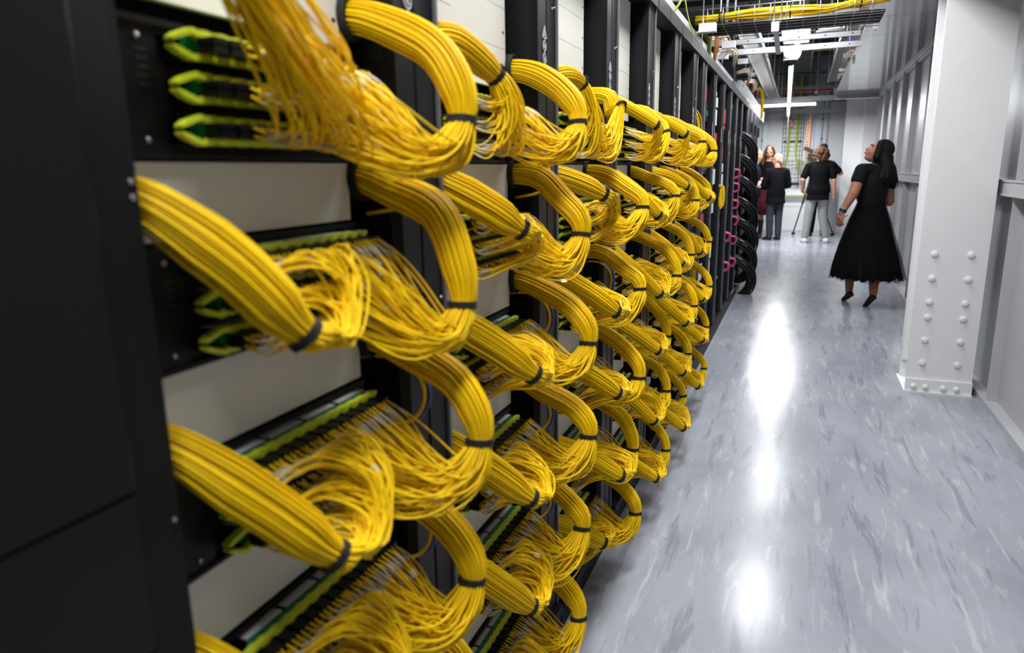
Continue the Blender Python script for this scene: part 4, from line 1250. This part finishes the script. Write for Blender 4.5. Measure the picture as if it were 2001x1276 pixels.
def hand(mb, wrist, d, n, side, curl=.5, s=1.0):
    """d: direction of the hand, n: the way the palm faces, side +1 when the thumb lies towards d x n"""
    d = nrm(d); n = nrm(np.array(n)-d*np.dot(n, d)); a = np.cross(d, n)*side
    w_ = np.array(wrist, float); R = np.stack([a, d, n], 1)
    capsule(mb, w_-d*.02*s, w_+d*.03*s, .024*s, .024*s, 12)
    mb.ball(w_+d*.052*s, (.040*s, .052*s, .016*s), 14, 10, R=R)
    for i, (off, L) in enumerate(((.030, .078), (.010, .088), (-.010, .082), (-.029, .064))):
        p = w_+d*.088*s+a*off*s; c = curl*(.8+.15*i); pts = [p-d*.02*s, p]; dd = d
        for j, fr in enumerate((.45, .32, .25)):
            ang = c*(.55+.45*j); dd = d*math.cos(ang)+n*math.sin(ang); p = p+dd*L*fr*s; pts.append(p)
        chain(mb, pts, [.0095*s, .0092*s, .0088*s, .0082*s, .0068*s], 10)
    p = w_+d*.025*s+a*.026*s
    q = p+(d*.55+a*.65+n*.35)*.036*s; r_ = q+(d*.85+a*.2+n*.35)*.034*s
    chain(mb, [p, q, r_, r_+(d*.9+n*.35)*.018*s], [.014*s, .011*s, .0095*s, .0078*s], 10)
def shoe(mb, heel, toe, up=(0, 0, 1), w_=.043, h=.05, L=None):
    heel = np.array(heel, float); toe = np.array(toe, float); f = nrm(toe-heel); r = nrm(np.cross(f, up)); u = np.cross(r, f)
    Ln = np.linalg.norm(toe-heel)
    rings = []
    for t, wd, ht in ((0, .6, .9), (.04, .78, 1.1), (.2, .8, 1.15), (.4, .82, 1.0), (.6, .98, .72), (.8, .98, .55), (.94, .75, .42), (1, .4, .28)):
        c = heel+f*Ln*t+u*ht*h/2
        rings.append([tuple(c+r*wd*w_*np.sign(math.cos(a))*abs(math.cos(a))**.7+u*(ht*h/2)*np.sign(math.sin(a))*abs(math.sin(a))**.7) for a in np.linspace(0, 2*PI, 17)[:-1]])
    mb.loft(rings)

class Pose:
    """local axes: x to the person's right, y forward, z up"""
    def __init__(s, x, y, heading, h=1.75):
        s.k = h/1.75; s.b = np.array([x, y, 0.0]); c, q = math.cos(heading), math.sin(heading)
        s.R = np.array([[c, -q, 0], [q, c, 0], [0, 0, 1]])
    def __call__(s, x, y, z): return s.b+s.R @ (np.array([x, y, z])*s.k)
    def d(s, x, y, z): return s.R @ np.array([x, y, z], float)

def standing(name_label, x, y, heading, h, arms, top, bottom, shoes, skin, headdir, sleeves, tophem=.84, legs=None, belly=.0, voxel=.009, wide=1.0):
    """arms: {side: (elbow, wrist, hand dir, palm dir, curl)} in local coordinates"""
    P = Pose(x, y, heading, h); k = P.k
    t = thing('person', name_label, 'person', (x, y, 0))
    legs = legs or {-1: ((-.10, .02, .50), (-.12, -.01, .09), (-.12, -.06, 0), (-.135, .20, 0)), 1: ((.10, .02, .50), (.12, -.01, .09), (.12, -.06, 0), (.135, .20, 0))}
    # body in one surface
    mb = MB(); ax, ay = P.d(1, 0, 0), P.d(0, 1, 0)
    prof = [(.86, .155, .105), (.95, .165, .115), (1.05, .148, .108+belly), (1.15, .150, .110+belly*.6), (1.28, .170, .115), (1.36, .172, .10), (1.42, .125, .082), (1.47, .068, .062)]
    mb.loft([ellring(P(0, .0, z), rx*k*.96, ry*k*.96, ax, ay) for z, rx, ry in prof])
    hc = P(0, .035, headdir[2] if len(headdir) > 2 else 1.635)
    capsule(mb, P(0, -.005, 1.42), hc-np.array([0, 0, .03]), .058*k, .056*k)
    hp, hR = head(mb, hc, P.d(*headdir[0]), P.d(*headdir[1]), k*1.02)
    for sd in (-1, 1):
        sh = P(sd*.178*wide, -.01, 1.375); el, wr, hd, pn, cu = arms[sd]
        chain(mb, [P(sd*.09, 0, 1.385), sh, P(*el), P(*wr)], [.06*k, .052*k, .043*k, .029*k])
        hand(mb, P(*wr), P.d(*hd), P.d(*pn), sd, cu, k*1.02)
        kn, an, he, to = legs[sd]
        chain(mb, [P(sd*.09, 0, .88), P(*kn), P(*an)], [.082*k, .054*k, .036*k])
        capsule(mb, P(*an), P(*(np.array(he)*.6+np.array(to)*.4))+np.array([0, 0, .036]), .03*k, .02*k)
    body = fuse(mb, 'body', M[skin], t, voxel, 2)
    # top
    mb = MB()
    pr = [(tophem, .196, .152+belly*.5), (tophem+.04, .194, .15+belly*.5)] + [(z, rx+(.012 if z > 1.03 else .026), ry+(.016 if z > 1.03 else .032)) for z, rx, ry in prof if z > tophem+.06 and z < 1.40] + [(1.425, .125, .088), (1.455, .082, .075)]
    mb.loft([ellring(P(0, 0, z), rx*k, ry*k, ax, ay) for z, rx, ry in pr])
    for sd in (-1, 1):
        sh = P(sd*.178*wide, -.01, 1.372); el, wr = P(*arms[sd][0]), P(*arms[sd][1])
        if sleeves == 'short': e2 = sh+(el-sh)*.72; chain(mb, [P(sd*.07, 0, 1.40), sh, e2], [.066*k, .064*k, .064*k])
        else: chain(mb, [P(sd*.07, 0, 1.40), sh, el, wr-(wr-el)*.06], [.07*k, .067*k, .058*k, .046*k])
    fuse(mb, 'shirt' if sleeves == 'short' else 'jacket', M[top], t, voxel, 2)
    if bottom:
        mb = MB()
        mb.loft([ellring(P(0, 0, z), rx*k, ry*k, ax, ay) for z, rx, ry in ((.80, .165, .12), (.88, .172, .125), (.97, .165, .12))])
        for sd in (-1, 1):
            kn, an, he, to = legs[sd]
            an_ = np.array(an)
            chain(mb, [P(sd*.088, 0, .86), P(*kn), P(*(an_+[0, .0, .02]))], [.094*k, .078*k, .064*k])
        fuse(mb, 'trousers', M[bottom], t, voxel, 2)
    for sd in (-1, 1):
        kn, an, he, to = legs[sd]
        mb = MB(); shoe(mb, P(*he), P(*to), w_=.054*k, h=.085*k); mb.build('shoe', M[shoes], t, True)
    return t, P, hp, hR, body

# -- woman in the black dress, nearest of the people
wx, wy = .63, 7.80
t = thing('person', 'woman in long black dress walking away and looking up to the left', 'person', (wx, wy, 0))
V = lambda u, v, y: np.array(at(u, v, y))
mb = MB()
neck = V(1716, 322, 7.80)
sL, sR = V(1684, 330, 7.70), V(1737, 331, 7.90)
hc = V(1716, 297, 7.81)
fdir = nrm([-.80, -.02, .42]); udir = nrm([.42, 0, .85])
for c_, rx, ry in ((V(1702, 415, 7.8), .155, .13), (V(1703, 398, 7.8), .125, .105), (V(1703, 375, 7.8), .15, .115), (V(1705, 352, 7.8), .165, .12), (V(1710, 334, 7.8), .14, .09)): pass
tor = [(V(1701, 430, 7.8), .175, .14), (V(1701, 412, 7.8), .150, .125), (V(1702, 397, 7.8), .125, .108), (V(1702, 376, 7.8), .150, .125), (V(1705, 355, 7.8), .165, .125), (V(1711, 333, 7.8), .150, .10), (V(1714, 321, 7.8), .085, .07)]
mb.loft([ellring(c_, rx*.9, ry*.9, (.92, .38, 0), (-.38, .92, 0)) for c_, rx, ry in tor])
capsule(mb, V(1714, 334, 7.8), hc+np.array([.01, 0, -.03]), .055, .050)
hp, hR = head(mb, hc, fdir, udir, .98)
eL, wL = V(1668, 377, 7.62), V(1646, 413, 7.60)
chain(mb, [V(1700, 336, 7.76), sL+np.array([0, 0, -.015]), eL, wL], [.058, .056, .050, .031])
hand(mb, wL, V(1640, 432, 7.60)-wL, (.55, .75, -.1), -1, .75, .95)
eR, wR = V(1737, 393, 7.97), V(1716, 384, 8.14)
chain(mb, [V(1722, 336, 7.84), sR+np.array([0, 0, -.015]), eR, wR], [.058, .056, .051, .032])
hand(mb, wR, (-.75, .35, .1), (-.3, -.8, .2), 1, .6, .95)
aL, aR = V(1659, 571, 7.96), V(1706, 578, 7.72)
hL, hR_ = V(1665, 577, 7.90), V(1711, 583, 7.66)
chain(mb, [V(1690, 430, 7.84), V(1668, 503, 7.99), V(1661, 530, 7.97), aL], [.085, .055, .055, .034])
chain(mb, [V(1712, 430, 7.78), V(1709, 505, 7.82), V(1709, 535, 7.77), aR], [.085, .055, .056, .035])
capsule(mb, aL, V(1652, 583, 7.99), .03, .02); capsule(mb, aR, V(1696, 592, 7.74), .03, .02)
body = fuse(mb, 'body', M['skintan'], t, .0055, 2)
face_parts(hp, hR, t, .98)
# dress: bodice, short sleeves and a full skirt in folds
mb = MB()
mb.loft([ellring(c_, rx*.99, ry*1.02, (.92, .38, 0), (-.38, .92, 0), 40) for c_, rx, ry in tor])
for c0, s_, e_ in ((V(1702, 333, 7.76), sL, eL), (V(1722, 333, 7.84), sR, eR)):
    chain(mb, [c0, s_+np.array([0, 0, -.012]), s_+(e_-s_)*.44], [.068, .064, .066])
fuse(mb, 'bodice', M['blackcloth'], t, .0065, 2)
def skirt(scale, amp, seed, hem_z):
    g = np.random.default_rng(seed); n = 120
    prof = [(396, 1702, .126, .112), (410, 1701, .155, .135), (428, 1699, .188, .17), (450, 1697, .222, .205), (475, 1695, .262, .245), (500, 1694, .298, .275), (520, 1693, .322, .30), (541, 1693, .345, .325)]
    ph = g.uniform(0, 6.28, 3); rings = []
    for i, (v_, u_, rx, ry) in enumerate(prof):
        c_ = V(u_, v_, 7.8); f = i/(len(prof)-1); ring = []
        for j in range(n):
            a = 2*PI*j/n
            k = 1+amp*f*(math.sin(13*a+ph[0])*.5+math.sin(21*a+ph[1])*.35+math.sin(5*a+ph[2])*.4)
            z = c_[2]
            if i == len(prof)-1: z += hem_z+.005*math.sin(27*a+ph[0])+.006*math.sin(9*a+ph[1])+g.normal(0, .006)
            ring.append((c_[0]+rx*scale*k*math.cos(a), c_[1]+ry*scale*k*math.sin(a), z))
        rings.append(ring)
    # turned under at the hem so that the cloth has a thickness
    rings.append([tuple(np.array(q)*[1, 1, 1]+np.array([(V(1693, 541, 7.8)[0]-q[0])*.02, (7.8-q[1])*.02, .006])) for q in rings[-1]])
    top = rings[-2]; rings.append([tuple(np.array(q)+np.array([(V(1693, 541, 7.8)[0]-q[0])*.15, (7.8-q[1])*.15, .06])) for q in top])
    m_ = MB(); m_.loft(rings, cap=False); return m_
skirt(.935, .045, 3, .0).build('skirt', M['blackcloth'], t, True)
sk = skirt(.995, .055, 8, -.012); sk.f = sk.f[:-240]; sk.mi = sk.mi[:len(sk.f)]
sk.build('tulle_layer', M['tulle'], t, True)
mb = MB(); shoe(mb, hL+np.array([0, 0, -.01]), V(1648, 588, 8.02), w_=.038, h=.05); mb.build('shoe', M['shoeblack'], t, True)
mb = MB(); shoe(mb, hR_+np.array([0, 0, -.005]), V(1690, 601, 7.74), w_=.04, h=.052); mb.build('shoe', M['shoeblack'], t, True)
# hair: crown and long waves down the back
mb = MB()
mb.ball(hp(0, -.030, .045), (.092, .098, .094), 20, 14, R=hR)
mb.ball(hp(0, -.06, -.02), (.096, .078, .12), 18, 12, R=hR)
capsule(mb, hp(0, -.085, -.03), V(1727, 340, 7.79)+np.array([.02, -.03, 0]), .082, .062)
for q in (-1, 1): capsule(mb, hp(q*.06, .025, .075), hp(q*.084, -.005, -.05), .030, .034)
g = np.random.default_rng(4)
for i in range(44):
    a = g.uniform(-1, 1); b_ = g.uniform(0, 1)
    p0 = hp(a*.065, -.045-.035*(1-abs(a)), .03-.05*b_)
    end = V(1730+14*a+g.normal(0, 3), 354+g.uniform(-10, 16), 7.78+.09*a)
    m1 = p0*.6+end*.4+np.array([.035+g.normal(0, .008), g.normal(0, .012)-.02, 0]); m2 = p0*.25+end*.75+np.array([.03+g.normal(0, .012), -.02+g.normal(0, .012), 0])
    chain(mb, [p0, m1, m2, end], [.030, .028, .022, .007], 8)
fuse(mb, 'hair', M['hairdark'], t, .006, 1)
mb = MB(); d_ = nrm(wL-eL); mb.torus(wL-d_*.008, d_, .031, .006, 22, 8, squash=2.2); mb.build('watch_strap', M['shoeblack'], t, True)
mb = MB(); mb.torus(wL-d_*.028, d_, .033, .004, 22, 8, squash=1.2); mb.build('bracelet', M['steel'], t, True)
mb = MB(); q = V(1642, 428, 7.59); chain(mb, [q-np.array([.02, 0, .0]), q+np.array([.06, 0, .035])], [.004, .004], 8); mb.build('pen', M['shoeblack'], t, True)

# -- man with curly hair, black tee and grey jeans, seen from behind
hangL = ((-.27, -.03, 1.13), (-.255, .06, .93), (.5, .3, -.5), (.8, .3, .2), .7)
hangR = ((.25, -.02, 1.12), (.27, .03, .86), (.05, .1, -1), (-1, .1, 0), .5)
t, P, hp, hR, body = standing('man with curly brown hair, black tee and grey jeans seen from behind', .31, 14.15, .06, 1.76, {-1: hangL, 1: hangR},
    'blacktee', 'greyjeans', 'shoewhite', 'skin', ((-.25, 1, -.05), (0, 0, 1), 1.575), 'short', tophem=.775, wide=1.08,
    legs={-1: ((-.13, .0, .48), (-.165, -.03, .09), (-.165, -.09, 0), (-.20, .17, 0)), 1: ((.11, .02, .48), (.185, .02, .09), (.185, -.04, 0), (.22, .22, 0))})
face_parts(hp, hR, t)
mb = MB(); g = np.random.default_rng(9)
mb.ball(hp(0, -.03, .035), (.094, .092, .092), 18, 12, R=hR)
for i in range(240):
    a, b_ = g.uniform(-PI, PI), g.uniform(-.75, 1.4)
    d_ = np.array([math.cos(a)*math.cos(b_), math.sin(a)*math.cos(b_), math.sin(b_)])
    if d_[1] > .45 and d_[2] < .5: continue
    c_ = hp(d_[0]*.118*(1+.15*(d_[2] < 0)), -.025+d_[1]*.112, .02+d_[2]*(.098 if d_[2] > 0 else .21))
    mb.ball(c_, g.uniform(.014, .028), 8, 6)
fuse(mb, 'hair', M['haircurl'], t, .009, 0)

# -- bald man with spectacles and black jacket, seen from behind, facing left
arm = {-1: ((-.25, .05, 1.10), (-.10, .27, 1.07), (.6, .6, .1), (.2, 0, -1), .6), 1: ((.26, .02, 1.10), (.14, .26, 1.04), (-.6, .6, .1), (-.2, 0, -1), .6)}
t, P, hp, hR, body = standing('balding man with spectacles in black jacket and dark jeans, hands in front', -.415, 14.50, .42, 1.64, arm,
    'jacket', 'jeans', 'shoeblack', 'skin', ((-.75, .7, -.05), (0, 0, 1), 1.61), 'long', tophem=.74, belly=.03,
    legs={-1: ((-.09, .02, .48), (-.085, .0, .09), (-.085, -.06, 0), (-.14, .20, 0)), 1: ((.09, .02, .48), (.085, -.02, .09), (.085, -.08, 0), (.10, .18, 0))}, wide=1.05)
face_parts(hp, hR, t, 1.0, 'hairgrey', 'lips', True)
mb = MB()
for q in (-1, 1):
    for i in range(5): mb.ball(hp(q*(.070-.010*i), -.035-.016*i, -.005-.012*i), (.016, .022, .036), 10, 8, R=hR)
mb.ball(hp(0, -.095, -.02), (.045, .016, .05), 12, 8, R=hR)
fuse(mb, 'hair', M['hairgrey'], t, .008, 2)
mb = MB(); chain(mb, [P(.075, .06, 1.45), P(.07, -.055, 1.475), P(0, -.085, 1.48), P(-.07, -.055, 1.475), P(-.075, .06, 1.45)], [.006]*5, 8); mb.build('lanyard', M['red'], t, True)

# -- young woman with long brown hair, dark top and red skirt, looking down
arm = {-1: ((-.22, .03, 1.12), (-.04, .24, 1.12), (.7, .4, .1), (.2, -.3, -1), .6), 1: ((.22, .03, 1.12), (.05, .26, 1.08), (-.7, .4, .1), (-.2, -.3, -1), .6)}
t, P, hp, hR, body = standing('young woman with long brown hair, dark top and red skirt, looking down', -.60, 15.38, 3.0, 1.79, arm,
    'blacktee', None, 'shoeblack', 'skin', ((-.12, .9, -.36), (0, .3, 1)), 'long', tophem=.92, wide=.9,
    legs={-1: ((-.09, .02, .50), (-.10, .0, .09), (-.10, -.06, 0), (-.11, .18, 0)), 1: ((.09, .02, .50), (.10, .0, .09), (.10, -.06, 0), (.12, .18, 0))})
face_parts(hp, hR, t, 1.0, 'hairbrown')
mb = MB(); ax, ay = P.d(1, 0, 0), P.d(0, 1, 0)
mb.loft([ellring(P(0, 0, z), rx, ry, ax, ay, 40) for z, rx, ry in ((.98, .165, .125), (.9, .195, .15), (.75, .21, .17), (.6, .215, .18), (.42, .22, .185))])
mb.build('skirt', M['redcloth'], t, True)
for sd in (-1, 1):
    mb = MB(); chain(mb, [P(sd*.10, .0, .08), P(sd*.097, .0, .2), P(sd*.095, .005, .30)], [.048, .05, .058]); fuse(mb, 'boot_shaft', M['shoeblack'], t, .008, 1)
mb = MB()
mb.ball(hp(0, -.025, .045), (.086, .088, .085), 18, 12, R=hR)
g = np.random.default_rng(14)
for q in (-1, 1):
    capsule(mb, hp(q*.05, .045, .10), hp(q*.085, .02, -.03), .022, .026)
    for i in range(8):
        p0 = hp(q*.075, -.05+.012*i, .0); end = P(q*(.10+.012*i), .10-.02*i, 1.18+g.uniform(-.05, .05))
        chain(mb, [p0, p0*.55+end*.45+ax*q*.02, end], [.030, .028, .008], 8)
for i in range(8):
    p0 = hp(-.06+.017*i, -.085, -.02); end = P(-.10+.028*i, -.13, 1.22+g.uniform(-.04, .04)); chain(mb, [p0, p0*.5+end*.5+ay*-.02, end], [.03, .028, .008], 8)
fuse(mb, 'hair', M['hairbrown'], t, .008, 1)

# -- person in navy half hidden behind the cabinets, holding a bright phone
arm = {-1: ((-.21, -.05, 1.12), (-.20, -.02, .88), (0, .1, -1), (1, 0, 0), .5), 1: ((.25, -.02, 1.11), (.255, .085, .99), (0, .6, .6), (-.5, -.5, .5), .7)}
t, P, hp, hR, body = standing('person in navy suit half hidden behind the closed cabinets', -.85, 14.86, -1.6, 1.72, arm,
    'navy', 'navy', 'shoeblack', 'skin', ((0, 1, -.2), (0, .1, 1)), 'long', tophem=.80)
face_parts(hp, hR, t, 1.0, 'hairgrey')
mb = MB(); mb.ball(hp(0, -.035, .045), (.084, .085, .082), 16, 12, R=hR); mb.ball(hp(0, -.08, -.03), (.06, .03, .06), 12, 8, R=hR); fuse(mb, 'hair', M['haircurl'], t, .009, 2)
c = Vector(at(1486, 360, 14.64))
tt = thing('phone', 'bright phone held up by the person in navy', 'phone', tuple(c))
ph = emis('phone_screen', (.85, .93, 1), 1.6)
n_ = Vector((.12, -.85, .5)); sx = Vector((1, .141, 0)); sy = n_.cross(sx)
mb = MB(); mb.obox(c, (.07, .14, .008), sx, sy, n_); mb.build('case', M['shoeblack'], tt)
mb = MB(); mb.obox(c+n_.normalized()*.0046, (.063, .128, .001), sx, sy, n_); mb.build('screen', ph, tt)

# -- camera operator behind the curly-haired man, with camera on a tripod
arm = {-1: ((-.22, .16, 1.22), (-.08, .38, 1.36), (.5, .8, .3), (.5, 0, -.8), .9), 1: ((.36, .04, 1.20), (.22, .24, 1.22), (-.6, .7, .1), (-.3, .2, -.9), .8)}
t, P, hp, hR, body = standing('camera operator in black with short dark hair, behind the curly-haired man', .37, 15.45, .12, 1.80, arm,
    'blacktee', 'jacket', 'shoeblack', 'skin', ((-.35, 1, -.05), (0, 0, 1)), 'short', tophem=.84, wide=1.05)
face_parts(hp, hR, t)
mb = MB(); mb.ball(hp(0, -.028, .048), (.083, .088, .078), 16, 12, R=hR); mb.ball(hp(0, -.06, -.02), (.078, .05, .075), 14, 10, R=hR); fuse(mb, 'hair', M['hairdark'], t, .008, 2)
c = np.array(at(1583, 299, 16.0))
tt = thing('tripod', 'black camera tripod standing behind the man in grey jeans', 'tripod', (c[0]+.06, 16.0, 0))
tx = c[0]+.06
mb = MB(); chain(mb, [(tx, 16.0, .95), (tx, 16.0, 1.48)], [.022, .022], 12); mb.build('centre_column', M['glassblack'], tt, True)
for dx, dy in ((-.27, -.15), (.47, -.25), (.02, .42)):
    mb = MB(); chain(mb, [(tx, 16.0, 1.22), (tx+dx*.5, 16+dy*.5, .62)], [.02, .02], 10); chain(mb, [(tx+dx*.5, 16+dy*.5, .62), (tx+dx, 16+dy, .05)], [.013, .013], 10); lg = mb.build('leg', M['glassblack'], tt, True)
    mb = MB(); mb.box((tx+dx-.035, 16+dy-.05, 0), (tx+dx+.035, 16+dy+.05, .04)); mb.build('foot', M['rubber'], lg)
cc = np.array([tx-.03, 16.0, 1.57])
tt = thing('video_camera', 'black video camera with raised viewfinder on the tripod', 'video camera', tuple(cc))
mb = MB(); mb.box(cc-np.array([.07, .17, .085]), cc+np.array([.07, .17, .06])); mb.build('body', M['glassblack'], tt)
mb = MB(); mb.tube([cc+np.array([0, .17, 0]), cc+np.array([0, .24, 0]), cc+np.array([0, .30, 0])], [.05, .055, .06], 18); mb.build('lens', M['glassblack'], tt, True)
mb = MB(); mb.obox(cc+np.array([-.06, -.10, .13]), (.20, .08, .08), (.85, 0, -.45), (0, 1, 0), (.45, 0, .85)); mb.build('viewfinder', M['glassblack'], tt)
mb = MB(); chain(mb, [cc+np.array([0, -.12, .06]), cc+np.array([0, -.05, .12]), cc+np.array([0, .1, .12]), cc+np.array([0, .14, .06])], [.012]*4, 10); mb.build('handle', M['glassblack'], tt, True)
